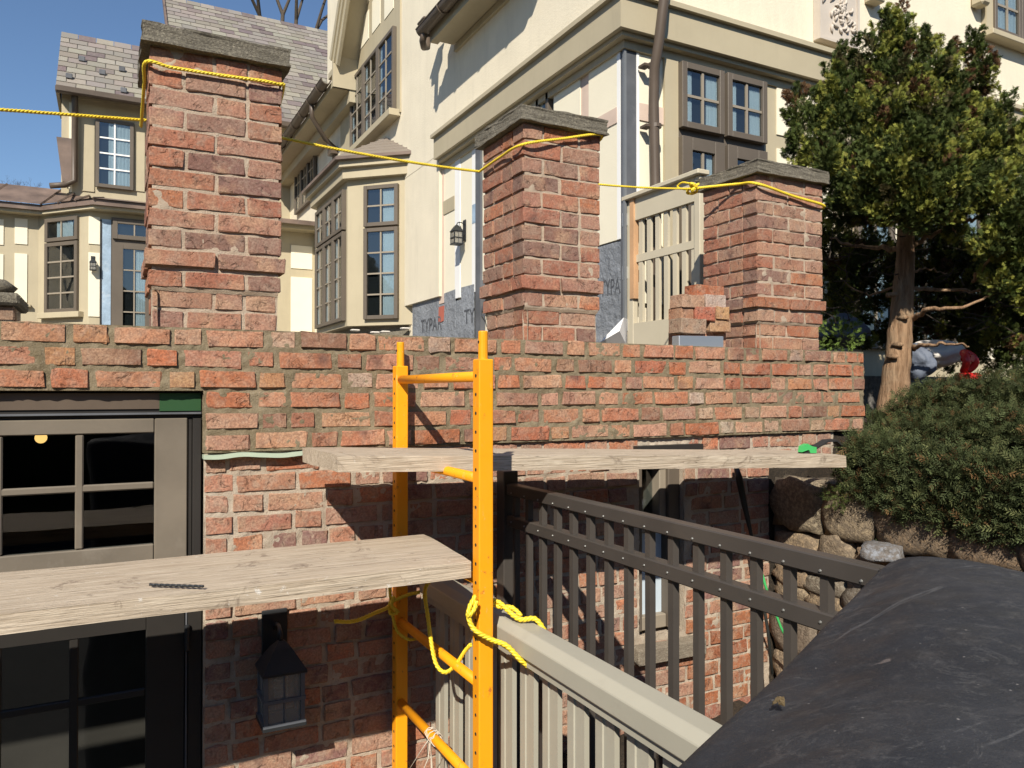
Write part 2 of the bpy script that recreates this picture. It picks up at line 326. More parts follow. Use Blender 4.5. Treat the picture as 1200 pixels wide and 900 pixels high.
def put_brick(parent, x, z, L, h, y, D=.09, m='brick', pal=PAL, rag=.005, rnd=.013, color=None, face='-Y', tilt=.012):
    me, sx = bmesh_for(L, h, D, m, rag, rnd)
    rot = [0, random.uniform(-1,1)*tilt, 0]
    if face == '-X': rot = [random.uniform(-1,1)*tilt, 0, -math.pi/2]; loc = (y, x, z)
    elif face == '+X': rot = [0, 0, math.pi/2]; loc = (y, x, z)
    elif face == '+Y': rot = [0, 0, math.pi]; loc = (x, y, z)
    else: loc = (x, y, z)
    return inst(me, 'brick', parent, loc, jit([x*k for x, k in zip(color or random.choice(pal), (.94, .99, .93))], .10), rot, (sx, 1, 1))
def rough_sheet(u0, u1, z0, z1, res, fn, holes=()):
    nu = max(1, round((u1-u0)/res)); nz = max(1, round((z1-z0)/res)); V = []; F = []; idx = {}
    for j in range(nz+1):
        for i in range(nu+1): V.append(fn(u0+(u1-u0)*i/nu, z0+(z1-z0)*j/nz))
    for j in range(nz):
        zc = z0+(z1-z0)*(j+.5)/nz
        for i in range(nu):
            uc = u0+(u1-u0)*(i+.5)/nu
            if any(a < uc < b and c < zc < d for a, b, c, d in holes): continue
            F.append((j*(nu+1)+i, j*(nu+1)+i+1, (j+1)*(nu+1)+i+1, (j+1)*(nu+1)+i))
    return V, F
def nz(x, y, z=0, s=1): return noise.noise(Vector((x*s, y*s, z*s)))
# ================================================================== SETTING
W = 2.6; CH = .0665
GZ = -2.5
def sheet(name, x0, x1, y0, y1, z, m):
    o = MB().box(x0, x1, y0, y1, z-.05, z).build(name, m); o['kind'] = 'structure'; return o
sheet('ground', -300, 300, -300, 300, GZ, rock_mat('dark_paved_ground', (.085,.08,.07), (.12,.11,.10), (.05,.05,.045), .5))
mb = MB(); mb.box(-3.5, .6, W+.361, 6.3, .065, .12); mb.box(.6, 3.5, W+.361, 6.3, GZ, .12); mb.box(-3.5, 3.5, 6.301, 30, GZ, .12); mb.box(3.5, 40, W+1.2, 30, GZ, .12); o = mb.build('terrace', M['ground']); o['kind'] = 'structure'
mb = MB(); mb.box(3.42, 14, 2.75, W+1.19, GZ, -.16); mb.prism([(3.0, 2.749, GZ), (3.0, 2.749, -.30), (3.0, 2.0, -.44), (3.0, -3, -.44), (3.0, -3, GZ)], (11, 0, 0)); o = mb.build('garden_soil', M['soil']); o['kind'] = 'structure'
V, F = rough_sheet(1.34, 2.72, 1.0, W, .05, lambda u, z: (u, z, -1.42+.05*nz(u, z, 0, 5)+.03*nz(u, z, 3, 14)))
mb = MB(); mb.v = V; mb.f = F; o = mb.build('planting_bed', M['soil'], smooth=True); o['kind'] = 'structure'
mb = MB(); mb.box(1.34, 2.72, .95, W+.0, GZ, -1.50); o = mb.build('planting_bed_base', M['soil']); o['kind'] = 'structure'
# ================================================================== FRONT WALL
ZT = .206
WX0 = -.9; WX1 = onY(1014, 440, W).x
winR = onY(238, 560, W).x            # right edge of the lower-left window opening
HEADZ = ZT-3*CH-.004
UB = ZT-6*CH                          # underside of the new courses
gw = thing('brick_wall', 'new brick parapet wall with brown mortar carrying the three pillars', 'wall', (1.2, W, UB))
# opening of the basement window
bx0 = onY(752, 560, W).x; bx1 = onY(806, 560, W).x; BZ1 = onY(780, 521, W).z; BZ0 = onY(780, 742, W).z
rows = 6
starts = [.02, .115, .02, .13, .0, .09]
for r in range(rows):
    zc = ZT-(r+.5)*CH
    x = WX0 - starts[r]; first = True; big = (r % 2 == 0); hh = CH-.0145
    while x < WX1:
        L = random.uniform(.155, .180) if big else random.uniform(.076, .098)
        j = random.uniform(.012, .022)
        a, b = max(x, WX0-.1), min(x+L, WX1-random.uniform(.0,.006)); big = not big
        if random.random() < .06: big = not big
        x += L+j
        if b-a < .05: continue
        if r >= 3 and a < winR+.005:
            if b < winR+.06: continue
            a = winR+.008; first = False
        elif r >= 3 and first: a = winR+.008; first = False
        cc = None
        if not big and random.random() < .0: cc = None
        put_brick(gw, (a+b)/2, zc+random.uniform(-.002,.002), b-a, hh+random.uniform(-.003,.004), W+random.uniform(-.004,.004), D=.10,
                  pal=PAL_HEAD if (b-a) < .14 else PAL, rag=.0075, rnd=.022)
def mort(u, z): return (u, W+.0055-.0055*nz(u, z, 1, 20)-.0055*nz(u, z, 5, 60), z)
V, F = rough_sheet(WX0-.1, WX1-.004, UB, ZT-.004, .0085, mort, holes=[(-9, winR, -9, HEADZ)])
mb = MB(); mb.v = V; mb.f = F; mo = mb.build('mortar', M['mortar_new'], gw, smooth=True)
mb = MB(); mb.box(winR, WX1-.012, W+.02, W+.36, UB, ZT-.006); mb.box(WX0-.1, winR+.0, W+.02, W+.36, HEADZ, ZT-.006); mb.build('mortar_core', M['mortar_new'], gw)
# right end of the wall, returning bricks
for r in range(rows):
    zc = ZT-(r+.5)*CH; y = W+.11; big = r % 2
    while y < W+.34:
        L = .11 if big else .2; big = not big; b = min(y+L, W+.36)
        if b-y > .05: put_brick(gw, (y+b)/2, zc, b-y, CH-.013, WX1-.004, D=.02, face='+X')
        y = b+.014
# ---- old wall underneath
SX1 = onY(905, 600, W).x
hw = thing('brick_wall', 'older pinkish brick wall with pale mortar below the new courses', 'wall', (1.2, W+.03, -1.45))
WO = W+.018
x_l = winR+.005
tot = 0; r = 0; z = UB-.003
lowopen = winR-.01
while z > -1.50:
    zc = z-CH/2; x = x_l-(.0 if r % 2 else .10); big = (r % 2 == 0); lx = SX1+(.42 if r < 2 else 0)
    while x < lx:
        L = random.uniform(.165,.19) if big else random.uniform(.082,.10); j = random.uniform(.010,.017)
        if random.random() > .2: big = not big
        a, b = max(x, x_l+.003), min(x+L, lx); x += L+j
        if bx0-.01 < b and a < bx1+.01 and BZ0-.03 < zc < BZ1+.01:
            if a < bx0-.06: b = bx0-.006
            elif b > bx1+.06: a = bx1+.006
            else: continue
        if b-a < .045: continue
        col = None
        if r > 11 and a > bx1-.1: col = random.choice([(.42,.15,.07),(.36,.12,.06)])
        put_brick(hw, (a+b)/2, zc+random.uniform(-.003,.003), b-a, CH-.011, WO+random.uniform(-.003,.005), D=.09, m='brick_old', pal=PAL_OLD, rag=.006, rnd=.014, color=col)
        tot += 1
    z -= CH; r += 1
    if tot > 292: break
ZB = z
def mort2(u, z): return (u, WO+.0065-.0055*nz(u, z, 1, 18)-.006*nz(u, z, 5, 55), z)
V, F = rough_sheet(x_l, SX1+.44, ZB, UB, .011, mort2, holes=[(SX1, 9, -9, UB-2*CH), (bx0, bx1, BZ0, BZ1)])
mb = MB(); mb.v = V; mb.f = F; mb.build('mortar', M['mortar_old'], hw, smooth=True)
# hidden remainder down to the ground
mb = MB(); zz = ZB
while zz > GZ+CH:
    x = x_l
    while x < SX1: L = random.choice((.2, .1)); mb.box(x, min(x+L, SX1), WO, WO+.05, zz-CH+.012, zz); x += L+.014
    zz -= CH
o = mb.build('lower_brickwork', M['brick_old'], hw, kind='stuff'); o.color = (.38,.16,.11,1)
mb = MB(); mb.box(x_l, bx0, WO+.014, WO+.30, GZ, UB); mb.box(bx1, SX1-.001, WO+.014, WO+.30, GZ, UB)
mb.box(bx0, bx1, WO+.014, WO+.30, GZ, BZ0-.02); mb.box(bx0, bx1, WO+.014, WO+.30, BZ1, UB); mb.build('wall_core', M['mortar_old'], hw)
mb = MB(); mb.box(SX1, SX1+1.0, WO+.014, WO+.30, GZ, UB); mb.build('shade_backing', M['soil'], hw)  # box in dark soil colour, standing in for shade on the stones here
# greenish flashing ledge under the new courses
pts = []
led = MB(); x = winR+.0; prev = None; top = []; n = 30
for i in range(n+1):
    u = winR+(onY(372, 540, W).x-winR+.1)*i/n; dz = -.006+.010*nz(u, 0, 0, 9); top.append((u, dz))
for i in range(n):
    (u0, d0), (u1, d1) = top[i], top[i+1]
    led.prism([(u0, W-.014, UB+d0), (u1, W-.014, UB+d1), (u1, W-.014, UB-.013+d1), (u0, W-.014, UB-.013+d0)], (0, .05, 0))
tag(led.build('flashing_strip', paint('pale_green_flashing', (.38,.45,.34), .2, .7, .3), smooth=False), 'thin pale green flashing strip along the bottom of the new bricks right of the window', 'flashing')
# ================================================================== PILLARS
def pillar(pxL, pxR, depth, ztop_cap, label, groups=None, corb=(9, 11), tot=13, seed=1, cap_over=.024, lab2=''):
    random.seed(seed)
    x0 = onY(pxL, 300, 2.72).x; x1 = onY(pxR, 300, 2.72).x; y0 = 2.72; y1 = y0+depth
    zb = .12; zt = ztop_cap; n = tot; ch = (zt-ZT)/n
    p = thing('brick_pillar', label, 'pillar', ((x0+x1)/2, (y0+y1)/2, ZT-.05), 'brick pillars on the parapet wall')
    for r in range(-1, n):
        zc = ZT+(r+.5)*ch; k = n-1-r    # k counts from the top
        o = 0
        if k == corb[0]: o = .012
        if k == corb[0]+1: o = -.001
        if k >= corb[1]: o = -.014
        X0, X1, Y0, Y1 = x0-o, x1+o, y0-o, y1+o; hh = ch-(.009 if k not in (corb[0], corb[0]+1) else .014); w = X1-X0; j = .011
        pat = random.choice([[.5, .5], [.51, .49], [.48, .52], [.49, .26, .25]]) if r % 2 else random.choice([[.26, .48, .26], [.24, .5, .26], [.27, .47, .26]])
        full = r % 2 == 0      # this course the front bricks run through to both corners
        a = X0 if full else X0; xs = X0
        for q in pat:
            L = w*q; fa = .006 if xs < X0+.01 else 0; fb = .006 if xs+L > X1-.01 else -j/1; put_brick(p, xs+L/2+(fb-fa)/2, zc, L+fa+fb, hh, Y0+random.uniform(-.003,.003), D=.09, pal=PAL_PIL, rag=.0045, rnd=.008, m='brick_pil'); xs += L
        d = Y1-Y0; ys = Y0+.092; rem = Y1-ys
        for q in ([.62,.38] if r % 2 else [.33,.67]):
            L = rem*q
            put_brick(p, ys+L/2+.004, zc, L-j, hh, X0+random.uniform(-.003,.003), D=.09, face='-X', pal=PAL_PIL, rag=.0045, rnd=.008, m='brick_pil')
            ys += L
        put_brick(p, Y0+.092+rem/2, zc, rem-j, hh, X1, D=.06, face='+X', pal=PAL_PIL, rag=.0045, rnd=.008, m='brick_pil')
    i = .0045
    def side(fn, a, b, nm):
        V, F = rough_sheet(a, b, zb, zt, .011, fn); m_ = MB(); m_.v = V; m_.f = F; return m_
    mm = MB()
    for fn, a, b in ((lambda u, z: (u, y0+i+(.0155 if z < zt-ch*corb[1]-.004 else 0)-.005*nz(u, z, seed, 24), z), x0+i, x1-i), (lambda u, z: (x0+i+.003+(.0155 if z < zt-ch*corb[1]-.004 else 0)-.005*nz(u, z, seed+9, 24), u, z), y0+i, y1-i)):
        V, F = rough_sheet(a, b, zb, zt, .011, fn); mm.add(V, F)
    mm.build('mortar', M['mortar_pil'], p, smooth=True)
    MB().box(x0+.032, x1-.026, y0+.032, y1-.02, zb, zt).build('mortar_core', M['mortar_old'], p)
    # rock-faced cap
    c = cap_over; th = .062; bm = bmesh.new(); bmesh.ops.create_cube(bm, size=1)
    bmesh.ops.subdivide_edges(bm, edges=bm.edges[:], cuts=9, use_grid_fill=True)
    for v_ in bm.verts:
        X = v_.co.x; Y = v_.co.y; Z = v_.co.z
        px = (x0+x1)/2+X*(x1-x0+2*c); py = (y0+y1)/2+Y*(y1-y0+2*c); pz = zt+th/2+Z*th
        e = max(abs(X), abs(Y)); rr = Vector((px, py, pz*1.5))
        if e > .49: 
            k = 1-abs(Z)*.9; dn = noise.noise(rr*14)*.007+noise.noise(rr*45)*.004-.004*(abs(Z) > .4)
            if abs(X) > .49: px += math.copysign(dn, X)
            if abs(Y) > .49: py += math.copysign(dn, Y)
            if abs(Z) > .45: pz += noise.noise(rr*25)*.004
        v_.co = (px, py, pz)
    me = bpy.data.meshes.new('capstone'); loc = wloc(p); bmesh.ops.translate(bm, verts=bm.verts, vec=-loc); bm.to_mesh(me); bm.free()
    me.materials.append(M['cap']); oc = bpy.data.objects.new('capstone', me); COL.objects.link(oc); oc.parent = p
    return x0, x1, y0, y1
P1 = pillar(176, 328, .385, onY(178, 52, 2.72).z, 'brick pillar left of the scaffold, tallest and nearest in view', corb=(10, 12), tot=14, seed=3)
P2 = pillar(614, 702, .385, onY(614, 143, 2.72).z, 'brick pillar behind the top of the orange scaffold frame, middle of three', corb=(9, 11), tot=13, seed=5)
P3 = pillar(888, 963, .385, onY(888, 203, 2.72).z, 'brick pillar beside the beige gate and the loose brick stack', corb=(9, 11), tot=13, seed=9)
random.seed(21)
# ---- loose bricks by the right pillar
lb = brick_mesh(.19, .055, .09, 5, .004, .008); 
def loose(x0, y0_, x1, y1_, Y, lab, col, rot=0, yd=.09):
    a = onY(x0, y1_, Y); b = onY(x1, y0_, Y); L = b.x-a.x; h = b.z-a.z
    me = brick_mesh(max(L, .05), h, yd, random.randint(0, 9999), .003, .007)
    bm = bmesh.new(); bm.from_mesh(me); bm.to_mesh(me); bm.free()
    o = bpy.data.objects.new('loose_brick', me); COL.objects.link(o); o.location = ((a.x+b.x)/2, Y, (a.z+b.z)/2); o.rotation_euler = (0, 0, rot); o.color = (*col, 1)
    return tag(o, lab, 'brick', 'loose bricks stacked by the right pillar')
YS = 2.70
loose(798, 389, 851, 407, YS+.05, 'salmon loose brick at the bottom of the small stack, behind the metal block', (.50,.26,.16))
loose(799, 374, 828, 390, YS, 'grey-brown loose brick, left in the second layer of the small stack', (.36,.27,.19))
loose(832, 375, 857, 388, YS+.01, 'tan loose brick, right in the second layer of the small stack', (.50,.31,.17))
loose(798, 361, 813, 374, YS+.01, 'small brown brick half on the left of the third layer of the stack', (.42,.22,.13))
loose(815, 360, 839, 375, YS, 'red brick half in the middle of the third layer of the stack', (.48,.15,.09))
loose(840, 360, 855, 374, YS, 'orange-tan brick half on the right of the third layer of the stack', (.54,.32,.15))
loose(800, 346, 826, 360, YS, 'tan loose brick left in the fourth layer of the small stack', (.47,.30,.20))
loose(827, 346, 851, 360, YS+.01, 'whitish mortar-stained brick right in the fourth layer of the stack', (.55,.45,.38))
loose(817, 336, 849, 348, YS+.03, 'rusty red brick lying on top of the small stack', (.44,.14,.06))
a = onY(796, 408, YS-.03); b = onY(848, 394, YS-.03)
tag(MB().prism([(a.x, a.y, a.z), (b.x, a.y, a.z), (b.x, a.y, b.z), (a.x, a.y, b.z-.006)], (0, .05, 0)).build('metal_block', M['galv'], bevel=.002), 'pale galvanised metal block at the foot of the loose bricks', 'metal block')
# white scrap by the gate
a = onY(700, 404, 3.3); mb = MB(); mb.add([onY(702, 402, 3.3), onY(733, 402, 3.3), onY(731, 372, 3.4), onY(735, 374, 3.5), onY(735, 404, 3.4), onY(726, 388, 3.25)], [(0,1,5),(1,2,5),(2,3,5),(0,5,2),(1,4,3,2)])
tag(mb.build('plastic_sheet', M['white']), 'crumpled white plastic sheet against the foot of the grey membrane', 'plastic sheet')
# ================================================================== windows (generic)
def window(face, parent, u0, u1, z0, z1, cols, rowsn, n0=.0, fw=.05, mw=.018, fm='frame', mm='frame', curtain=None, name='window', glass='glass', depth=.05, stile=None):
    st = stile or fw
    f = MB(); 
    face.box(f, u0, u0+st, z0, z1, n0, n0+depth); face.box(f, u1-st, u1, z0, z1, n0, n0+depth)
    face.box(f, u0+st, u1-st, z0, z0+fw, n0, n0+depth-.002); face.box(f, u0+st, u1-st, z1-fw, z1, n0, n0+depth-.002)
    fo = f.build(name, M[fm], parent, bevel=.003)
    a, b, c, d = u0+st, u1-st, z0+fw, z1-fw
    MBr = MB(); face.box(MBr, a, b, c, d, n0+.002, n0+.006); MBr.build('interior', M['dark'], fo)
    if curtain:
        for ca, cb in curtain:
            V = []; F = []; k = 24
            for i in range(k+1):
                t = i/k; u = a+(b-a)*(ca+(cb-ca)*t); nn = n0+.012+.004*math.sin(t*38)+.0015*math.sin(t*91)
                V += [face.pt(u, nn, c), face.pt(u, nn, d)]
            for i in range(k): F.append((2*i, 2*i+2, 2*i+3, 2*i+1))
            q = MB(); q.add(V, F); q.build('curtain', M['curtain'], fo, smooth=True)
    pw = (b-a)/cols; ph = (d-c)/rowsn
    for i in range(cols):
        for j in range(rowsn):
            q = MB(); face.box(q, a+pw*i, a+pw*(i+1), c+ph*j, c+ph*(j+1), n0+.026, n0+.029); q.build('pane', M[glass], fo)
    for i in range(1, cols): q = MB(); face.box(q, a+pw*i-mw/2, a+pw*i+mw/2, c, d, n0+.0215, n0+depth-.012); q.build('muntin', M[mm], fo)
    for j in range(1, rowsn): q = MB(); face.box(q, a, b, c+ph*j-mw/2, c+ph*j+mw/2, n0+.022, n0+depth-.014); q.build('muntin', M[mm], fo)
    return fo
def pbox(face, parent, name, m, px, n0, n1, bevel=0):
    u0, u1, z0, z1 = face.rect(*px, n=n1); q = MB(); face.box(q, u0, u1, z0, z1, n0, n1); return q.build(name, M[m], parent, bevel=bevel)
def ubox(face, parent, name, m, u0, u1, z0, z1, n0, n1, bevel=0):
    q = MB(); face.box(q, u0, u1, z0, z1, n0, n1); return q.build(name, M[m], parent, bevel=bevel)
# ================================================================== HOUSE (corner)
HX, HY = 3.07, 4.2
house = thing('house', 'large cream stucco house with taupe windows behind the brick pillars', 'house', (HX, HY, .1))
LF = Face((HX, HY, 0), (0, -1, 0), (-1, 0, 0)); RF = Face((HX, HY, 0), (1, 0, 0), (0, -1, 0))
FAR = 17.0; PR = .07
mb = MB(); mb.box(HX, 16, HY, FAR, .1, 2.45); mb.build('wall', M['stucco'], house)
mb = MB(); mb.box(HX-PR, 16, HY-PR, 11.9, 2.45, 8.5); mb.build('upper_wall', M['stucco'], house)
# thick stucco of the left face beyond the stripped area
uS = LF.hit(514, 300, PR)[0]; zS = LF.hit(500, 351, PR)[1]
ubox(LF, house, 'stucco_wall', 'stucco', -(11.9-HY), uS, zS, 2.46, -.02, PR-.003)
# band round the corner
uB = LF.hit(506, 180, .16)[0]
zb0 = RF.hit(733, 32, .14)[1]; zb1 = RF.hit(733, -6, .14)[1]
def lring(name, m, u_left, x_right, z0, z1, n, bevel=0):
    q = MB(); q.box(HX-n, HX, HY-n, HY-u_left, z0, z1); q.box(HX-n+.0, x_right, HY-n, HY, z0, z1+.0)
    bmx = q.build(name, M[m], house); return bmx
def lband(name, m, u_left, x_right, z0, z1, n):
    pts = [(HX-n, HY-u_left), (HX-n, HY-n), (x_right, HY-n), (x_right, HY-.001), (HX-.001, HY-.001), (HX-.001, HY-u_left)]
    q = MB(); q.prism([(x, y, z0) for x, y in pts], (0, 0, z1-z0)); return q.build(name, M[m], house)
lband('cornice_band', 'beige', uB, 16, zb0, zb1, .14)
lband('cornice_moulding', 'beige', uB-.01, 16, zb1+.0005, zb1+.035, .175)
lband('cornice_lip', 'beige', uB+.01, 16, zb0-.03, zb0-.0005, .10)
zr = RF.hit(733, 56, .05)[1]
lband('frieze_board', 'beige', LF.hit(515, 190, .05)[0], 16, zr, zb0-.031, .05)
# left face, stripped panels (px x0,y0,x1,y1)
def lp(name, m, x0, x1, zt, zbm, n0=0, n1=.03): 
    u0 = LF.hit(x0, 300, n1)[0]; u1 = LF.hit(x1, 300, n1)[0]; return ubox(LF, house, name, m, u0, u1, zbm, zt, n0, n1)
zm = LF.hit(710, 285, .03)[1]        # lower edge of the panels
zh1, zh0 = LF.hit(712, 132, .03)[1], LF.hit(712, 150, .03)[1]
for x0, x1, m in ((514,520,'barewood'),(520,533,'panel'),(533,539,'white'),(539,553,'panel'),(553,557,'white')):
    lp('panel' if m == 'panel' else 'strip', m, x0, x1, zr, LF.hit((x0+x1)/2, 349-(x0-514)*.36, .03)[1]+(.0 if m == 'panel' else -.06), .001, .028 if m == 'panel' else .034)
lp('metal_strip', 'leaddark', 557, 563, zr, .15, .001, .05)
lp('strip_blue', 'bluewrap', 553.2, 557, LF.hit(555, 240, .03)[1], LF.hit(555, 262, .03)[1], .034, .037)
lp('board', 'beige', 519, 532, LF.hit(526, 233, .03)[1], LF.hit(526, 249, .03)[1], .028, .036)
lp('panel', 'panel', 563, 636, zr, zm, .001, .028)
lp('panel', 'panel', 649, 680, zr, zm, .001, .028); lp('strip', 'barewood', 680, 690, zr, zm, .001, .020)
lp('panel', 'panel', 690, 724, zr, zm, .001, .03); lp('board', 'barewood', 650, 723, zh1, zh0, .03, .037); lp('strip', 'white', 723.2, 727, zr, zm, .001, .034)
wt = LF.hit(641, 110, .03)[1]; window(LF, house, LF.hit(634, 200)[0], LF.hit(648.5, 200)[0], wt-1.0, wt, 1, 3, .0, .04)
# dark metal corner with white edges
zc0 = .12
q = MB(); n = .03; c1 = .11; c0 = -LF.hit(727.3, 300, .03)[0]
q.prism([(HX-n, HY+c0, 0), (HX-n, HY-n, 0), (HX+c1*.6, HY-n, 0), (HX+c1*.6, HY, 0), (HX, HY, 0), (HX, HY+c0, 0)], (0, 0, zr))
for i, vv in enumerate(q.v): q.v[i] = (vv[0], vv[1], vv[2]+zc0 if vv[2] == 0 else vv[2])
q.build('corner_flashing', M['leaddark'], house)
q = MB(); q.box(HX-n-.008, HX-n+.01, HY-n-.008, HY-n+.012, zc0, zr); q.build('corner_bead', paint('metal_bead', (.16,.17,.18), .1, .4), house)
ubox(RF, house, 'strip', 'white', c1*.6+.001, c1*.6+.022, RF.hit(745, 232, .03)[1], zr, .001, .034)
ubox(RF, house, 'panel', 'panel', c1*.6+.023, RF.hit(777, 200, .03)[0], .6, zr, .001, .028)
ubox(RF, house, 'board', 'barewood', c1*.6+.024, RF.hit(777, 200, .03)[0], RF.hit(755, 142, .03)[1], RF.hit(755, 122, .03)[1], .028, .037)
ubox(RF, house, 'post_board', 'beige', RF.hit(777, 200, .03)[0]+.001, RF.hit(793, 200, .03)[0], .12, zr, .001, .05)
# membrane pieces
def memb(pts, n=.012):
    q = MB(); P = [LF.pt(*((lambda h: (h[0], n, h[1]))(LF.hit(x, y, n)))) for x, y in pts]; q.prism(P, (-.006, 0, 0)); return q.build('membrane', M['zinc'], house)
memb([(484,356),(515,347),(515,420),(484,420)], .03); memb([(515,357),(521,356),(521,420),(515,420)], .028); memb([(521,344),(534,339),(534,420),(521,420)], .031)
memb([(534,353),(541,351),(541,420),(534,420)], .027); memb([(541,337),(556,333),(556,420),(541,420)], .033); memb([(698,290),(728,282),(728,420),(698,420)], .016)
q = MB(); P = [LF.pt(*((lambda h: (h[0], .0355, h[1]))(LF.hit(x, y, .0355)))) for x, y in [(514.5,360),(521,358),(520,376),(514,379)]]; q.prism(P, (-.004, 0, 0)); q.build('brick_patch', M['red'], house).data.materials[0] = paint('exposed_red_brick', (.42,.12,.08), .2, .9)
def text(face, s, size, u, n, z, parent, ang=0):
    cu = bpy.data.curves.new('lettering', 'FONT'); cu.body = s; cu.size = size; cu.extrude = .0005; ob = bpy.data.objects.new('lettering', cu); COL.objects.link(ob)
    dg = bpy.context.evaluated_depsgraph_get(); me = bpy.data.meshes.new_from_object(ob.evaluated_get(dg)); bpy.data.objects.remove(ob)
    me.materials.clear(); me.materials.append(M['ink']); o = bpy.data.objects.new('lettering', me); COL.objects.link(o); o.parent = parent
    R = Matrix((face.U, Vector((0,0,1)), face.N)).transposed().to_4x4(); R = R @ Matrix.Rotation(ang, 4, 'Z')
    o.matrix_local = Matrix.Translation(face.pt(u, n, z)-wloc(parent)) @ R; return o
h = LF.hit(544, 380, .04); text(LF, 'TYPAR', .20, h[0], .042, h[1], house)
h = LF.hit(493, 390, .04); text(LF, 'TYPAR', .20, h[0], .040, h[1], house)
h = LF.hit(704, 348, .02); text(LF, 'TYPAR', .16, h[0], .0235, h[1], house).scale = (.62, 1, 1)
# ---- right face: door-window unit
def rz(px, py, n=.05): return RF.hit(px, py, n)[1]
U0 = RF.hit(793, 150, .05)[0]; U1 = RF.hit(896, 150, .05)[0]; zt = rz(843, 84); 
ubox(RF, house, 'window_surround', 'frame', U0, U1, .12, zt, .001, .045)
um = (U0+U1)/2+.0; zs0 = rz(843, 160); zs1 = zt-.01
for a, b in ((U0+.015, um-.015), (um+.015, U1-.015)):
    window(RF, house, a, b, zs0, zs1, 2, 2, .046, .045, .018, 'frame', 'muntin', curtain=[(.0,.22),(.66,1.0)])
    window(RF, house, a, b, .15, zs0-.06, 2, 4, .046, .09, .018, 'frame', 'muntin', curtain=[(.0,.15),(.75,1.0)], name='door')
# beige field right of the unit with cream panels
ubox(RF, house, 'field_board', 'beige', U1+.001, 9.0, .12, zr-.001, .001, .035)
for x0, y0, x1, y1 in ((910,105,929,160),(910,176,929,260),(945,113,975,170),(945,190,975,300),(1177,150,1215,210)):
    u0, u1, z0, z1 = RF.rect(x0, y0, x1, y1, .035); 
    ubox(RF, house, 'panel', 'panel', u0, u1, z0, z1, .036, .045)
u0, u1, z0, z1 = RF.rect(995, 150, 1010, 330, .035)
for xa in (1000, 1060, 1110): 
    a = RF.hit(xa, 260, .035)[0]; window(RF, house, a, a+.45, .35, 1.75, 2, 4, .036, .05, .02, 'frame', 'muntin', curtain=[(.0,.35),(.6,1.0)])
    ubox(RF, house, 'panel', 'panel', a+.5, a+.5+.28, .3, 1.9, .036, .045)
# plaque
h0 = RF.hit(959, 45, .12); h1 = RF.hit(1005, 0, .12)
pu0, pu1 = h0[0], h1[0]; pz0 = RF.hit(981, 52, .12)[1]; pz1 = pz0+(pu1-pu0)*1.08
pq = ubox(RF, house, 'carved_plaque', 'stucco', pu0, pu1, pz0, pz1, PR+.001, .125, .004); pm = paint('carved_stone', (.50,.44,.37), .1, .9, .4); pq.data.materials[0] = pm
S = pu1-pu0; q = MB(); cx = (pu0+pu1)/2; cz = (pz0+pz1)/2
for (a, b, c, d) in ((pu0,pu1,pz0,pz0+.02),(pu0,pu1,pz1-.02,pz1),(pu0,pu0+.02,pz0+.0201,pz1-.0201),(pu1-.02,pu1,pz0+.0201,pz1-.0201)): RF.box(q, a, b, c, d, .1251, .14)
q.build('plaque_rim', pm, pq); q = MB(); rg = random.Random(4)
for k in range(46):                       # carved leaf scrolls
    an = rg.uniform(0, 6.28); r0 = rg.uniform(.02, .40)*S; c0 = Vector((cx+math.cos(an)*r0*1.0, 0, cz+math.sin(an)*r0)); tw = an+rg.uniform(-1.4, 1.4); L = rg.uniform(.06,.13)*S*1.3
    pts = [RF.pt(c0.x+math.cos(tw+t*1.2)*L*t, .127+.010*math.sin(t*3.1), c0.z+math.sin(tw+t*1.2)*L*t) for t in (0,.25,.5,.75,1)]
    if all(pu0+.02 < (p-RF.P).dot(RF.U) < pu1-.02 and pz0+.02 < p.z < pz1-.02 for p in pts): q.tube(pts, [.004,.011,.013,.010,.003], 6)
q.build('carved_leaves', pm, pq, smooth=True)
# upper right window and sill, bracket
a = RF.hit(1160, 30, PR+.02)[0]; zq = RF.hit(1160, 38, PR+.02)[1]
window(RF, house, a, a+.42, zq, zq+.95, 2, 4, PR+.02, .04, .02, 'frame', 'muntin', curtain=[(0,1)])
window(RF, house, a+.425, a+.845, zq, zq+.95, 2, 4, PR+.02, .04, .02, 'frame', 'muntin', curtain=[(0,1)])
ubox(RF, house, 'window_trim', 'beige', a-.10, a-.001, zq-.02, zq+1.1, PR+.001, PR+.05); ubox(RF, house, 'window_sill', 'beige', a-.12, a+1.1, zq-.07, zq-.021, PR+.001, PR+.12, .004)
h = RF.hit(1149, 4, PR+.06); ubox(RF, house, 'bracket', 'beige', h[0]-.06, h[0]+.06, h[1]-.03, h[1]+.12, PR+.001, PR+.12, .02)
h = RF.hit(1025, 2, PR+.06); ubox(RF, house, 'bracket', 'beige', h[0]-.05, h[0]+.08, h[1]-.005, h[1]+.12, PR+.001, PR+.10, .01)
# downpipe
dp = []
for x, y, nn in ((782,-60,.30),(778,0,.26),(772,50,.21),(767,80,.16),(766,120,.12),(768,215,.12),(768,330,.12),(768,420,.12)):
    hh = RF.hit(x, y, nn); dp.append(RF.pt(hh[0], nn, hh[1]))
q = MB(); q.tube(dp, .034, 14); dpo = q.build('downpipe', M['gutter'], house, smooth=True)
for x, y in ((766,77),(768,148),(768,260)):
    hh = RF.hit(x, y, .12); q = MB(); q.cyl(RF.pt(hh[0], .12, hh[1]-.012), RF.pt(hh[0], .12, hh[1]+.012), .041, 14); RF.box(q, hh[0]-.075, hh[0]-.02, hh[1]-.008, hh[1]+.008, .05, .12); q.build('pipe_clip', M['gutter'], dpo)
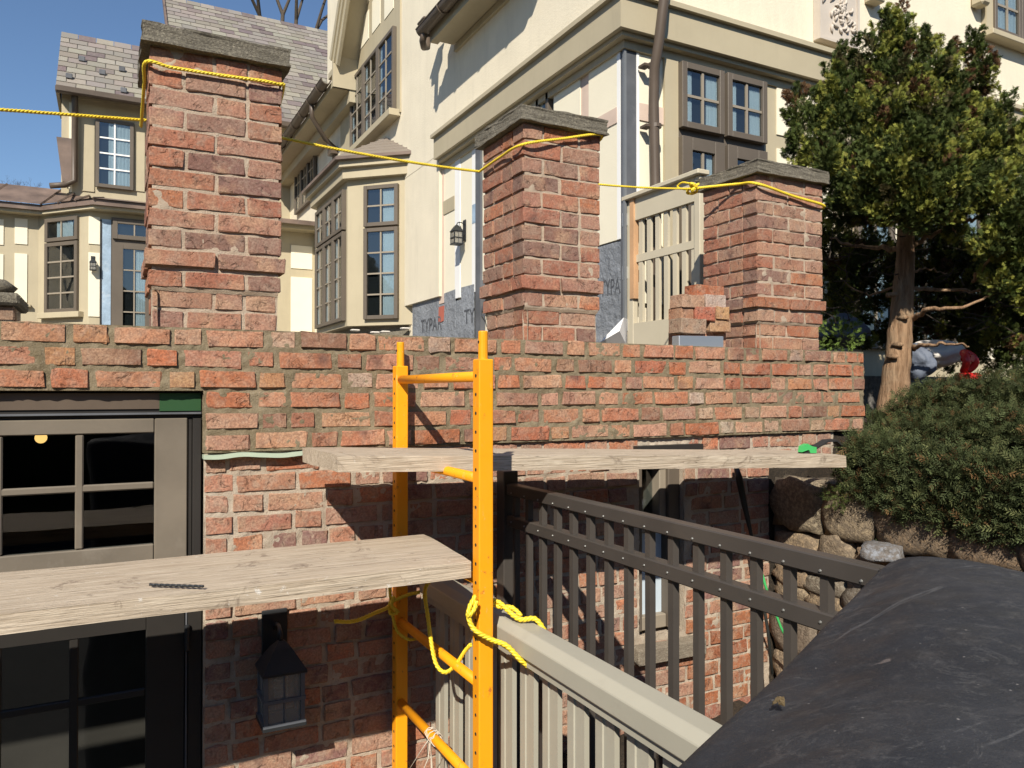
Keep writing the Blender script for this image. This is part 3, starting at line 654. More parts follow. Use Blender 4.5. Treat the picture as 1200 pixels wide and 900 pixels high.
# ---- left face upper: gutter eave at the top centre
EX = HX-.36
Pa = onX(533, 62, EX+.28); ez = Pa.z; ye = Pa.y
q = MB(); q.box(EX+.26, HX-PR-.001, 5.0, ye-.02, ez, ez+.06); q.build('soffit_beam', M['beige'], house)
q = MB(); q.box(EX+.10, EX+.259, 5.0, ye-.02, ez+.065, ez+.075); q.build('soffit', M['beige'], house)
q = MB(); q.box(EX+.02, EX+.10, 5.0, ye-.0, ez+.045, ez+.17); q.build('fascia', M['beige'], house)
q = MB(); q.box(EX+.10, HX-PR-.002, 5.0, ye-.05, ez+.0751, ez+.3); q.build('eave_fill', M['beige'], house)
def gutter(x, z, ya, yb, parent, r=.06):
    q = MB(); V = []; F = []; k = 10
    for yy in (ya, yb):
        for s_ in (1, .85):
            for i in range(k+1): t = math.pi*i/k; V.append((x-math.cos(t)*r*s_, yy, z-math.sin(t)*r*s_))
    n_ = k+1
    for i in range(k): F += [(i, i+1, 2*n_+i+1, 2*n_+i), (n_+i, 3*n_+i, 3*n_+i+1, n_+i+1), (i, n_+i, n_+i+1, i+1), (2*n_+i, 2*n_+i+1, 3*n_+i+1, 3*n_+i)]
    F += [(0, 2*n_, 3*n_, n_), (k, n_+k, 3*n_+k, 2*n_+k)]
    q.add(V, F); q.tube([(x-r, ya, z), (x-r, yb, z)], .008, 6); g = q.build('gutter', M['gutter'], parent, smooth=False)
    yy = ya+.3
    while yy < yb: q = MB(); q.tube([(x-math.cos(math.pi*i/8)*(r+.006), yy, z-math.sin(math.pi*i/8)*(r+.006)) for i in range(9)], .007, 5); q.build('gutter_strap', M['gutter'], g); yy += .55
    return g
gg = gutter(EX-.045, ez+.165, 5.0, ye+.05, house, .062)
# downspout elbow from the gutter end back to the gable wall
e0 = Vector((EX-.045, ye-.02, ez+.12)); q = MB(); q.tube([e0, e0+Vector((0,.05,-.06)), e0+Vector((.06,.17,-.06)), e0+Vector((.12,.24,-.02)), e0+Vector((.14,.25,.12))], .033, 10); q.build('downspout_elbow', M['gutter'], house, smooth=True)
q = MB(); c = e0+Vector((.14,.25,.20)); q.box(c.x-.07, c.x+.07, c.y-.07, c.y+.07, c.z-.1, c.z+.02); q.box(c.x-.09, c.x+.09, c.y-.09, c.y+.09, c.z+.02, c.z+.05); q.build('hopper_box', M['gutter'], house, bevel=.01)
# ---- big gable window and timbered gable (left face, px ~ 385..500)
G = Face((HX-PR, HY, 0), (0, -1, 0), (-1, 0, 0))
uL = G.hit(404, 200)[0]; uR = G.hit(473, 200)[0]
zwt = G.hit(462, 33, .03)[1]; zwb = G.hit(462, 131, .03)[1]
ga, gb = G.hit(413, 100, .03)[0], G.hit(464, 100, .03)[0]
ubox(G, house, 'gable_timber', 'beige', G.hit(399, 100, .02)[0], G.hit(466.5, 100, .02)[0]+.06, zwb-.05, 7.6, .001, .02)
n3 = (gb-ga)/3
for i in range(3): window(G, house, ga+n3*i+.004, ga+n3*(i+1)-.004, zwb, zwt, 2, 4, .021, .045, .02, 'frame', 'muntin', curtain=[(0,.12),(.88,1)])
ubox(G, house, 'window_sill', 'beige', ga-.08, gb+.08, zwb-.09, zwb-.011, .001, .14, .004)
for x0, y0, x1, y1 in ((411,37,419,73),(422,19,431.5,52),(435.6,-4,445,34),(450,-22,460.6,17),(409,-10,419,27),(423,-40,432,8),(399,56,404,80)):
    u0, u1, z0, z1 = G.rect(x0, y0, x1, y1, .025); ubox(G, house, 'panel', 'panel', u0, u1, z0, z1, .0201, .027)
# rake boards of the gable
p1 = onX(390, 70, HX-.40); p2 = onX(401, -4, HX-.40)
dr = (p2-p1); dr.x = 0
sl = dr.z/dr.y; 
for k, (off, th, w_) in enumerate(((0, .04, .26), (.05, .035, .16), (.09, .04, .08))):
    q = MB(); a = Vector((HX-.40-off*.0, p1.y, p1.z)); b = a+dr*2.2
    up = Vector((0, -dr.z, dr.y)).normalized(); up = up if up.z > 0 else -up
    q.prism([a-up*w_, b-up*w_, b+up*.02, a+up*.02], (off+th, 0, 0)); 
    for i, vv in enumerate(q.v): q.v[i] = (vv[0]-off*.5, vv[1], vv[2])
    q.build('rake_board', M['beige'], house)
a = Vector((HX-.40, p1.y, p1.z)); b = a+dr*2.2; up = Vector((0, -dr.z, dr.y)).normalized(); up = up if up.z > 0 else -up
q = MB(); q.prism([a+up*.02, b+up*.02, b+up*.07, a+up*.07], (.45, 0, 0)); q.build('gable_roof_edge', M['copper'], house)
q = MB(); q.prism([a-up*.1, b-up*.1, b-up*.06, a-up*.06], (.38, 0, 0)); q.build('gable_soffit', M['beige'], house)
q = MB(); q.box(HX-.42, HX-.05, p1.y-.05, p1.y+.16, p1.z-.22, p1.z-.14); q.box(HX-.38, HX-.05, p1.y-.02, p1.y+.12, p1.z-.30, p1.z-.221); q.build('gable_return', M['beige'], house)
# ---- far part of the left face: eave with gutter, window, bracket
zE = onX(388, 96, HX-.45).z; yE = onX(388, 96, HX-.45).y
mb = MB(); mb.box(HX, 16, 11.9, FAR, 2.45, zE+.2); mb.build('rear_wall', M['stucco'], house)
q = MB(); q.box(HX-.43, HX-.001, yE, 15.4, zE-.06, zE+.02); q.build('soffit', M['beige'], house)
q = MB(); q.box(HX-.20, HX-.002, yE, 15.4, zE-.22, zE-.061); q.build('frieze_board', M['beige'], house)
gutter(HX-.50, zE+.05, yE+.05, 15.4, house, .07)
q = MB(); q.tube([(HX-.50, yE+.9, zE), (HX-.48, yE+.95, zE-.18), (HX-.25, yE+1.1, zE-.42), (HX-.10, yE+1.15, zE-.5), (HX-.10, yE+1.15, 2.6)], .035, 10); q.build('downspout', M['gutter'], house, smooth=True)
q = MB(); q.box(HX-.18, HX-.001, yE+1.05, yE+1.25, zE-.62, zE-.52); q.build('hopper_box', M['gutter'], house)
q = MB(); q.prism([(HX-.43, yE-.02, zE-.06), (HX-.43, yE-.02, zE+.30), (HX-.05, yE-.02, zE+.55), (HX-.05, yE-.02, zE-.06)], (0, .05, 0)); q.build('eave_end', M['beige'], house)
u0, u1 = LF.hit(348, 200, .02)[0], LF.hit(371, 200, .02)[0]; z1 = LF.hit(348, 186, .02)[1]; z0 = LF.hit(348, 252, .02)[1]
n3 = (u1-u0)/3
for i in range(3): window(LF, house, u0+n3*i, u0+n3*(i+1)-.01, z0, z1, 2, 4, .02, .05, .022, 'frame', 'muntin')
# ---- bay
bu = LF.hit(483, 300)[0]; by = HY-bu; pj = .56
B1 = Vector((HX, by, 0)); 
# find corner where 45deg side reaches px 407
def px_of(p):
    q = _M.transposed() @ Vector(p); return 600+FPX*q.x/-q.z, 450-FPX*q.y/-q.z
best = min((abs(px_of((HX-t, by+t*1.0, 1))[0]-407), t) for t in np.linspace(.2, 1.2, 400)); pj = best[1]
C1 = Vector((HX-pj, by+pj, 0)); fr = min((abs(px_of((HX-pj, by+pj+t, 1))[0]-371), t) for t in np.linspace(.5, 4, 800))[1]
C2 = Vector((HX-pj, by+pj+fr, 0)); B2 = Vector((HX, by+2*pj+fr, 0))
zb_t = atT(445, 200, 1); S45 = Face(C1, (B1-C1), ((-1, -1, 0))); SF = Face(C2, (C1-C2), (-1, 0, 0)); S3 = Face(B2, (C2-B2), (-1, 1, 0))
ztb = S45.hit(447, 208, 0)[1]; zbb = S45.hit(447, 381, 0)[1]
q = MB(); q.prism([(p.x, p.y, zbb) for p in (B1, C1, C2, B2)], (0, 0, ztb-zbb)); q.build('bay_wall', M['beige'], house)
q = MB(); ins = .10; q.prism([(p.x+ins, p.y+(ins if p.y < by+pj+.1 else -ins), .1) for p in (B1+Vector((-.1,0,0)), C1, C2, B2+Vector((-.1,0,0)))], (0, 0, zbb-.1)); q.build('bay_base', M['cap'], house)
# bay eave and roof
def ringpts(o): return [Vector((HX, by-o*.9, 0)), Vector((HX-pj-o*.75, by+pj-o*.55, 0)), Vector((HX-pj-o*.75, by+pj+fr+o*.55, 0)), Vector((HX, by+2*pj+fr+o*.9, 0))]
for o_, za, zb_, m in ((.10, 0, .12, 'beige'), (.17, .1201, .19, 'beige'), (.24, .1901, .225, 'copper')):
    q = MB(); q.prism([(p.x, p.y, ztb+za) for p in ringpts(o_)], (0, 0, zb_-za)); q.build('bay_cornice', M[m], house)
q = MB(); R = ringpts(.24); zc = ztb+.2251; T = [Vector((HX-.05, by+.75, zc+.42)), Vector((HX-.05, by+2*pj+fr-.75, zc+.42))]
q.add([(p.x, p.y, zc) for p in R]+[tuple(t) for t in T], [(0,1,4),(1,2,5,4),(2,3,5),(0,4,5,3),(0,3,2,1)]); q.build('bay_roof', M['slate'], house).color = (.20,.165,.13,1)
for k in range(1, 6):      # shingle courses on the near slope
    t = k/6; a = R[1].lerp(Vector((T[0].x, T[0].y, 0)), t); b = R[0].lerp(Vector((T[0].x, T[0].y, 0)), t); z_ = zc+.42*t
    q = MB(); q.prism([(a.x, a.y, z_+.006), (b.x, b.y, z_+.006), (b.x, b.y, z_-.012), (a.x, a.y, z_-.012)], (-.012, -.012, 0)); q.build('shingle_course', M['slate'], house).color = (.20,.165,.13,1)
h0 = S45.hit(427, 300, .02)[0]; h1 = S45.hit(467, 300, .02)[0]; zz1 = S45.hit(447, 217, .02)[1]; zz0 = S45.hit(447, 374, .02)[1]; zmid = S45.hit(447, 266, .02)[1]
window(S45, house, h0, h1, zmid+.01, zz1, 2, 2, .001, .045, .018, 'frame', 'muntin', curtain=[(.55,1)]); window(S45, house, h0, h1, zz0, zmid-.01, 2, 4, .001, .045, .018, 'frame', 'muntin', curtain=[(.55,1)])
h0 = SF.hit(371.5, 300, .02)[0]; h1 = SF.hit(404, 300, .02)[0]; n3 = (h1-h0)/3
for i in range(3):
    window(SF, house, h0+n3*i, h0+n3*(i+1)-.01, zmid+.01, zz1, 2, 2, .001, .045, .018, 'frame', 'muntin', curtain=[(0,.2),(.8,1)]); window(SF, house, h0+n3*i, h0+n3*(i+1)-.01, zz0, zmid-.01, 2, 4, .001, .045, .018, 'frame', 'muntin', curtain=[(0,.2),(.8,1)])
# dust and torn membrane at bay foot
q = MB(); rg = random.Random(8)
for k in range(7): a = S45.pt(rg.uniform(.05,.75), .01, 0); zz_ = zbb-rg.uniform(.01,.14); q = MB(); q.box(a.x-.05, a.x+.05, a.y-.04, a.y+.04, zz_-.02, zz_); q.build('foundation_rubble', M['cloth'], house, bevel=.008)
# ---- wall lantern builder
def lantern(P, U, N_, s, label, group, body='iron', bulb=True):
    # P: wall point at centre of back plate; s: height of lantern body
    Z = Vector((0,0,1)); t = thing('wall_lantern', label, 'lantern', P, group); P = Vector(P)
    def bx(q, u0, u1, n0, n1, z0, z1):
        F_ = Face(P, U, N_); F_.box(q, u0*s, u1*s, P.z+z0*s, P.z+z1*s, n0*s, n1*s)
    def T(u, n, z): return P+U*u*s+N_*n*s+Z*z*s
    q = MB(); bx(q, -.20, .20, 0, .05, -.55, .75); q.build('back_plate', M['iron'], t, bevel=.004*s/.3)
    q = MB(); q.tube([T(0,.05,.45), T(0,.18,.56), T(0,.36,.58), T(0,.5,.52), T(0,.55,.40)], .03*s, 8); q.tube([T(0,.05,.05), T(0,.2,.15), T(0,.33,.38), T(0,.36,.55)], .02*s, 8); q.build('arm', M['iron'], t, smooth=True)
    c = .55; w_ = .27
    q = MB()
    lo = [T(-w_-.06, c-w_-.06, .0), T(w_+.06, c-w_-.06, .0), T(w_+.06, c+w_+.06, .0), T(-w_-.06, c+w_+.06, .0)]; mid = [T(a*.14, c+b*.14, .30) for a, b in ((-1,-1),(1,-1),(1,1),(-1,1))]; tp = [T(a*.045, c+b*.045, .40) for a, b in ((-1,-1),(1,-1),(1,1),(-1,1))]
    lo2 = [p-Z*.035*s for p in lo]
    q.add(lo2+lo+mid+tp, [(0,3,2,1)]+[(i+4*k, (i+1)%4+4*k, (i+1)%4+4*(k+1), i+4*(k+1)) for k in range(3) for i in range(4)]+[(12,13,14,15)]); q.build('lantern_roof', M['iron'], t)
    fr_ = MB(); b = w_*.80; zt_, zb_ = -.03, -.78
    for a_, c_ in ((-1,-1),(1,-1),(1,1),(-1,1)):
        fr_.prism([T(a_*w_-.03, c+c_*w_-.03, zt_), T(a_*w_+.03, c+c_*w_-.03, zt_), T(a_*w_+.03, c+c_*w_+.03, zt_), T(a_*w_-.03, c+c_*w_+.03, zt_)], -Z*s*(zt_-zb_))
    for z_ in (-.78, -.42):
        e = w_+.045
        for (u0, u1, n0, n1) in ((-e, e, c-e, c-e+.05), (-e, e, c+e-.05, c+e), (-e, -e+.05, c-e+.051, c+e-.051), (e-.05, e, c-e+.051, c+e-.051)):
            F_ = Face(P, U, N_); F_.box(fr_, u0*s, u1*s, P.z+(z_-.025)*s, P.z+(z_+.025)*s, n0*s, n1*s)
    for sg in (-1, 1):
        fr_.tube([T(0, c+sg*w_, zt_), T(0, c+sg*w_, zb_)], .014*s, 5); fr_.tube([T(sg*w_, c, zt_), T(sg*w_, c, zb_)], .014*s, 5)
    fr_.build('lantern_frame', M[body], t)
    q = MB(); bx(q, -w_-.05, w_+.05, c-w_-.05, c+w_+.05, -.84, -.79); q.build('lantern_base', M['iron'], t)
    for (ua, ub, na, nb) in ((-w_, w_, c-w_, c-w_+.008), (-w_, w_, c+w_-.008, c+w_), (-w_, -w_+.008, c-w_+.01, c+w_-.01), (w_-.008, w_, c-w_+.01, c+w_-.01)):
        q = MB(); bx(q, ua, ub, na, nb, zb_+.02, zt_); q.build('lantern_pane', M['glass_lamp'], t)
    if bulb:
        q = MB(); q.tube([T(0, c, -.06), T(0, c, -.18)], .07*s, 10); q.tube([T(.09*math.cos(k*.8), c+.09*math.sin(k*.8), -.18-.30*k/40) for k in range(41)], .022*s, 6); q.build('bulb', M['bulb'], t, smooth=True)
    return t
Ux, Uy = Vector((1,0,0)), Vector((0,-1,0))
lw = onX(545, 272, HX-.03)
lantern((HX-.033, lw.y, lw.z), Uy, Vector((-1,0,0)), .155, 'small black lantern on the cream wall left of the middle pillar', 'black wall lanterns', bulb=False)
lp_ = onY(321, 768, WO)
lantern((lp_.x, WO-.004, lp_.z), Ux, Vector((0,-1,0)), .205, 'black iron lantern with glass sides on the shaded brick below the lower plank', 'black wall lanterns', body='ironblue')
# ---- gate
g1 = onX(740, 237, 3.10); g0 = onX(826, 204, 3.10); gx = 3.10; zg1 = g1.z; zg0 = .22
gate = thing('garden_gate', 'beige slatted wooden gate between the house corner and the right pillar', 'gate', (gx, g1.y, zg0))
GF = Face((gx, g1.y, 0), (0, -1, 0), (-1, 0, 0)); GW = g1.y-g0.y
ubox(GF, gate, 'stile', 'gatepaint', 0, .07, zg0, zg1, 0, .04, .003); ubox(GF, gate, 'stile', 'gatepaint', GW-.05, GW, zg0, zg1, 0, .04, .003)
zgt = onX(740, 262, gx).z; zm1 = onX(757, 298, gx).z; zm0 = onX(757, 306, gx).z; zb1_ = onX(757, 378, gx).z
ubox(GF, gate, 'top_rail', 'gatepaint', .071, GW-.051, zgt, zg1, .001, .038); ubox(GF, gate, 'top_cap', 'gatepaint', -.02, GW+.02, zg1+.001, zg1+.03, -.02, .07, .004)
ubox(GF, gate, 'middle_rail', 'gatepaint', .071, GW-.051, zm0, zm1+.004, .003, .028); ubox(GF, gate, 'bottom_rail', 'gatepaint', .071, GW-.051, zg0, zb1_, .001, .038)
ns = 7; st_ = (GW-.12)/ns
for i in range(ns-0):
    a = .07+st_*(i+.5); ubox(GF, gate, 'slat', 'gatepaint', a, a+st_*.44, zb1_+.001, zgt-.001, .005, .024)
gp = ubox(LF, house, 'gate_post', 'cedar', LF.hit(735, 300, .04)[0], LF.hit(739.5, 300, .04)[0]+.0, onX(738, 351, HX).z, onX(738, 233, HX).z, -.02, .02)
for yy in (255, 318, 380):
    hz_ = onX(741, yy, gx-.045).z; q = MB(); GF.box(q, -.03, .012, hz_-.04, hz_+.04, .041, .055); q.cyl((gx-.055, g1.y+.01, hz_-.045), (gx-.055, g1.y+.01, hz_+.045), .011, 8); q.build('hinge', M['galv'], gate)
# ================================================================== BACKGROUND WING
wing = thing('house_wing', 'beige house wing with slate roof and copper porch roof, behind the left pillar', 'house', (0, 15, .1))
YW = 15.0; WF = Face((0, YW, 0), (1, 0, 0), (0, -1, 0))
xl = WF.hit(72, 150)[0]
eL = onY(65, 99, 14.7); ez2 = eL.z
MB().box(xl, HX+.5, YW, YW+4, .1, ez2+.1).build('upper_wall', M['beige'], wing)
# upper window and boards
u0, u1, z0, z1 = WF.rect(111, 141, 156, 221, .05); window(WF, wing, u0, u1, z0, z1, 2, 4, .03, .06, .025, 'frame', 'white', curtain=[(.30,1)])
pbox(WF, wing, 'corner_board', 'panel', (80, 120, 84, 225), .001, .03); pbox(WF, wing, 'frieze', 'frame', (72, 104, 175, 120), .001, .02).data.materials[0] = M['beige']
for x0, x1 in ((94, 110), (157, 169)): pbox(WF, wing, 'board', 'panel', (x0, 140, x1, 224), .001, .02).data.materials[0] = M['beige']
q = MB(); a = WF.hit(88, 120, .1); b = WF.hit(88, 212, .1); q.tube([WF.pt(a[0], .3, ez2-.05), WF.pt(a[0], .12, ez2-.3), WF.pt(a[0], .1, b[1]), WF.pt(a[0]-.15, .15, b[1]-.1), WF.pt(a[0]-.35, .2, b[1]-.15)], .05, 8); q.build('downspout', M['gutter'], wing, smooth=True)
q = MB(); a = WF.hit(66, 160, .1); b = WF.hit(77, 213, .1); q.prism([WF.pt(a[0], .1, a[1]), WF.pt(a[0]+.22, .1, a[1]), WF.pt(b[0]+.1, .1, b[1]), WF.pt(b[0]-.05, .1, b[1])], (0, .4, 0)); q.build('side_roof_edge', M['copper'], wing)
# slate roofs
pitch = math.radians(44.5); dY, dZ = math.cos(pitch), math.sin(pitch); Y0r = 14.7
SM = [None]*4
def slate_mesh(w_, d, seed):
    rg = random.Random(seed); q = MB(); h = .014; a = rg.uniform(-.008,.008); b = rg.uniform(-.008,.008)
    q.add([(-w_/2, a, 0), (w_/2, b, 0), (w_/2, d, 0), (-w_/2, d, 0), (-w_/2, a, h), (w_/2, b, h), (w_/2, d, h*.3), (-w_/2, d, h*.3)], [(0,3,2,1),(4,5,6,7),(0,1,5,4),(1,2,6,5),(2,3,7,6),(3,0,4,7)])
    me = bpy.data.meshes.new('slate'); me.from_pydata(q.v, [], q.f); me.materials.append(M['slate']); return me
SM = [slate_mesh(.285, .26, k) for k in range(5)]
SC = [(.21,.19,.155),(.26,.24,.195),(.22,.20,.17),(.28,.255,.21),(.24,.21,.19),(.205,.185,.165)]; SD = [(.13,.10,.10),(.15,.115,.115),(.17,.14,.13)]
def slate_roof(parent, x0, x1, L, zoff=0, yb=Y0r, zb=None):
    zb = ez2 if zb is None else zb
    q = MB(); q.prism([(x0, yb, zb-.06), (x1, yb, zb-.06), (x1, yb+L*dY, zb+L*dZ-.06), (x0, yb+L*dY, zb+L*dZ-.06)], (0, .05, -.05)); ro = q.build('roof', M['slate'], parent); ro.color = (.2,.18,.15,1)
    e = .2; r = 0
    while r*e < L-.02:
        x = x0-(.14 if r % 2 else 0)+random.uniform(-.02,.02)
        while x < x1:
            a, b = max(x, x0), min(x+.29, x1)
            if b-a > .06 and px_of(((a+b)/2, yb+r*e*dY, zb+r*e*dZ))[0] < 396:
                col = random.choice(SD) if random.random() < .19 else random.choice(SC)
                inst(random.choice(SM), 'slate', ro, ((a+b)/2, yb+r*e*dY, zb+r*e*dZ-.03), jit(col, .05), (pitch-.02, 0, 0), ((b-a-.008)/.285, 1, 1))
            x += .292
        r += 1
    return ro
x197 = .90
for k in range(60):
    p = (x197, Y0r+3*dY, ez2+3*dZ)
    if px_of(p)[0] > 197: break
    x197 += .02
hl = [l for l in np.linspace(1, 4, 200) if px_of((xl-.15, Y0r+l*dY, ez2+l*dZ))[1] < 39]
Lsm = hl[0] if hl else 2.2
xe = eL.x
ro1 = slate_roof(wing, xe, x197-.02, Lsm)
Lbig = ([l for l in np.linspace(2, 9, 500) if px_of((onY(300,18,18).x, Y0r+l*dY, ez2+l*dZ))[1] < 17] or [5.4])[0]
ro2 = slate_roof(wing, x197, 5.4, Lbig)
q = MB(); q.prism([(x197-.04, Y0r-.05, ez2-.12), (x197-.04, Y0r+Lbig*dY, ez2+Lbig*dZ-.12), (x197-.04, Y0r+Lbig*dY, ez2+Lbig*dZ+.03), (x197-.04, Y0r-.05, ez2+.03)], (.04, 0, 0)); q.build('rake_board', M['copper'], wing)
q = MB(); q.prism([(xe, Y0r, ez2-.1), (xe, Y0r+Lsm*dY, ez2+Lsm*dZ-.1), (xe, Y0r+Lsm*dY, ez2-.1)], (.05, 0, 0)); q.build('gable_end', M['beige'], wing)
q = MB(); q.box(xe, 3.2, Y0r-.12, Y0r+.0, ez2-.14, ez2-.03); q.build('gutter', M['gutter'], wing, bevel=.02)
q = MB(); q.box(x197, 5.4, 15.2, 15.2+Lbig*dY, ez2, ez2+.1); q.build('roof_fill', M['dark'], wing)
for x, y in ((96,71),(120,87),(143,83),(81,92),(145,108)):            # snow guards
    for l in np.linspace(.1, Lsm, 60):
        pz = (0, Y0r+l*dY, ez2+l*dZ); P = onY(x, y, pz[1])
        if P.z < pz[2]: 
            q = MB(); q.box(P.x-.05, P.x+.05, pz[1]-.03, pz[1]+.03, pz[2]-.02, pz[2]+.07); q.build('snow_guard', M['leaddark'], ro1, bevel=.01); break
# ground floor
YG = 13.9; YG2 = 14.75; GFc = Face((0, YG, 0), (1, 0, 0), (0, -1, 0)); GF2 = Face((0, YG2, 0), (1, 0, 0), (0, -1, 0))
xa = GFc.hit(105, 300)[0]; xb = GF2.hit(45, 300)[0]
zE2 = onY(105, 247, YG).z
AF = Face((xb, YG2, 0), (xa-xb, YG-YG2, 0), Vector((YG-YG2, -(xa-xb), 0)))
q = MB(); q.prism([(xb-9, YG2, .1), (xb, YG2, .1), (xa, YG, .1), (xa+2.2, YG, .1), (xa+2.2, YW, .1), (xb-9, YW, .1)], (0, 0, zE2-.1)); q.build('porch_wall', M['beige'], wing)
q = MB(); o_ = .22
ev = [(xb-9, YG2-o_), (xb+.05, YG2-o_), (xa+.05, YG-o_), (xa+2.4, YG-o_)]
q.prism([(x, y, zE2) for x, y in ev]+[(xa+2.4, YW, zE2), (xb-9, YW, zE2)], (0, 0, .05)); q.build('porch_soffit', M['beige'], wing)
q = MB(); q.prism([(x, y-.06, zE2+.0501) for x, y in ev]+[(xa+2.4, YW, zE2+.0501), (xb-9, YW, zE2+.0501)], (0, 0, .09)); pr = q.build('porch_eave', M['copper'], wing)
zt_ = zE2+.14; q = MB(); hi = [(xb-9, YW+.1), (xb+.3, YW+.1), (xa+.2, YW+.1), (xa+2.4, YW+.1)]
hz = [.42, .42, .36, .36]
for i in range(3): q.add([(ev[i][0], ev[i][1]-.1, zt_), (ev[i+1][0], ev[i+1][1]-.1, zt_), (hi[i+1][0], hi[i+1][1], zt_+hz[i+1]), (hi[i][0], hi[i][1], zt_+hz[i])], [(0,1,2,3)])
prf = q.build('porch_roof', M['copper'], wing)
for i in range(3):
    n_ = 12 if i == 0 else 3
    for k in range(n_+1):
        t = k/n_; a = Vector((*ev[i], zt_)).lerp(Vector((*ev[i+1], zt_)), t)+Vector((0,-.1,0)); b = Vector((*hi[i], zt_+hz[i])).lerp(Vector((*hi[i+1], zt_+hz[i+1])), t)
        q = MB(); q.tube([a, b], .018, 4); q.build('standing_seam', M['copper'], prf)
u0, u1, z0, z1 = AF.rect(53, 255, 91, 366, .03); zmm = AF.hit(72, 283, .03)[1]
window(AF, wing, u0, u1, zmm+.01, z1, 2, 1, .001, .06, .025, 'frame', 'muntin', curtain=[(.3,.9)]); window(AF, wing, u0, u1, z0, zmm-.01, 2, 4, .001, .06, .025, 'frame', 'muntin')
ubox(AF, wing, 'window_sill', 'beige', u0-.1, u1+.1, z0-.09, z0-.001, .001, .10, .004)
for px in ((-22, 256, 4, 286), (17, 256, 32, 286), (-22, 297, 4, 352), (17, 297, 32, 354)): pbox(GF2, wing, 'panel', 'panel', px, .001, .015)
pbox(GF2, wing, 'ledge', 'beige', (14, 356, 36, 359), .001, .08)
for px in ((103.5, 254, 117, 286), (103.5, 296, 117, 371)): pbox(GFc, wing, 'panel', 'panel', px, .001, .015)
pbox(GFc, wing, 'house_wrap_strip', 'bluewrap', (118.5, 257, 130, 400), .001, .02)
pbox(GFc, wing, 'dark_edge', 'darkframe', (117.2, 257, 119.2, 400), .021, .03)
pbox(GFc, wing, 'door_frame', 'frame', (130.5, 257, 185, 400), .001, .03)
u0, u1, z0, z1 = GFc.rect(132, 259, 182, 282, .03); window(GFc, wing, u0, u1, z0, z1, 2, 1, .031, .07, .02, 'frame', 'muntin')
u0, u1, z0, z1 = GFc.rect(132, 288, 182, 420, .03); window(GFc, wing, u0, u1, z0, z1, 2, 5, .031, .07, .02, 'frame', 'muntin', curtain=[(.55,1)], name='door', stile=.15)
# part seen between the left pillar and the bay
YB = 13.0; BF = Face((0, YB, 0), (1, 0, 0), (0, -1, 0)); xq = BF.hit(326, 300)[0]; zq2 = BF.hit(345, 272)[1]
MB().box(xq-.6, HX-.001, YB, YB+1.5, .1, zq2).build('link_wall', M['beige'], wing)
MB().box(xq-.7, HX-.001, YB-.3, YB+1.6, zq2+.0, zq2+.12).build('link_soffit', M['beige'], wing)
q = MB(); q.add([(xq-.7, YB-.42, zq2+.12), (HX-.001, YB-.42, zq2+.12), (HX-.001, YB+1.6, zq2+.42), (xq-.7, YB+1.6, zq2+.42), (xq-.7, YB-.42, zq2+.05), (HX-.001, YB-.42, zq2+.05)], [(0,1,2,3),(4,5,1,0)]); q.build('link_roof', M['copper'], wing)
pbox(BF, wing, 'panel', 'panel', (341, 288, 366, 315), .001, .015); pbox(BF, wing, 'panel', 'panel', (341, 325, 366, 420), .001, .015)
a = GFc.hit(109, 316)
lantern((a[0], YG-.016, a[1]+.1), Ux, Vector((0,-1,0)), .15, 'small bronze wall lantern beside the blue-wrapped door jamb in the distance', 'black wall lanterns', bulb=False)
# small stone pier at far left on the terrace
pa = onY(0, 376, 3.6); pw = .30
pier = thing('stone_pier', 'small mossy stone garden pier at the left edge above the wall', 'pier', (pa.x-.05, 3.7, .12))
xr = onY(17, 370, 3.6).x; ztp = onY(0, 352, 3.6).z
for k in range(3):
    for c_ in range(2): put_brick(pier, xr-.06-.13*c_-(.03*k if k % 2 else 0), ztp-.05-.062*k, .12, .055, 3.6, pal=[(.26,.19,.14),(.22,.16,.12)], face='-Y')
q = MB(); q.box(xr-.4, xr-.005, 3.607, 3.9, .12, ztp-.02); q.build('mortar_core', M['mortar_old'], pier)
q = MB(); q.box(xr-.4, xr+.02, 3.57, 3.95, ztp-.019, ztp+.03); q.build('capstone', M['cap'], pier, bevel=.01)
q = MB(); q.tube([(xr-.07, 3.68, ztp+.03), (xr-.07, 3.68, ztp+.06), (xr-.07, 3.68, ztp+.09)], [.05, .075, .035], 9); q.build('finial', M['cap'], pier, smooth=True)
# ================================================================== LOWER LEFT WINDOW AND GLASS DOOR (real openings with a dark room)
YI = W+.055
hw2 = thing('casement_window', 'large dusty taupe casement window under the brick wall at left', 'window', (winR-.6, YI, -.45))
CF = Face((0, YI, 0), (1, 0, 0), (0, -1, 0))
def cz(y, px=120, n=0): return CF.hit(px, y, n)[1]
def cx_(x, n=0): return CF.hit(x, 560, n)[0]
ztop = cz(491, 120); zbot = cz(661, 120); XLw = -1.6
q = MB(); CF.box(q, XLw, winR-.0, HEADZ-.085, HEADZ-.004, -.02, .012); q.build('head_flashing', M['darkframe'], hw2)
q = MB(); CF.box(q, XLw, cx_(186), HEADZ-.055, HEADZ-.006, .0125, .018); q.build('head_board', M['gutter'], hw2)
q = MB(); CF.box(q, cx_(186), winR-.004, HEADZ-.062, HEADZ-.006, .0125, .02); q.build('green_board', M['greenpaint'], hw2)
q = MB(); CF.box(q, XLw, winR-.004, HEADZ-.072, HEADZ-.066, .0125, .030); q.build('drip_edge', M['leaddark'], hw2)
q = MB(); CF.box(q, winR-.028, winR-.003, zbot-.035, HEADZ-.086, -.06, .030); CF.box(q, winR-.040, winR-.0285, zbot-.03, ztop+.004, -.06, .012); CF.box(q, XLw, winR-.029, zbot-.045, zbot-.004, -.06, .028); q.build('outer_frame', M['darkframe'], hw2, bevel=.002)
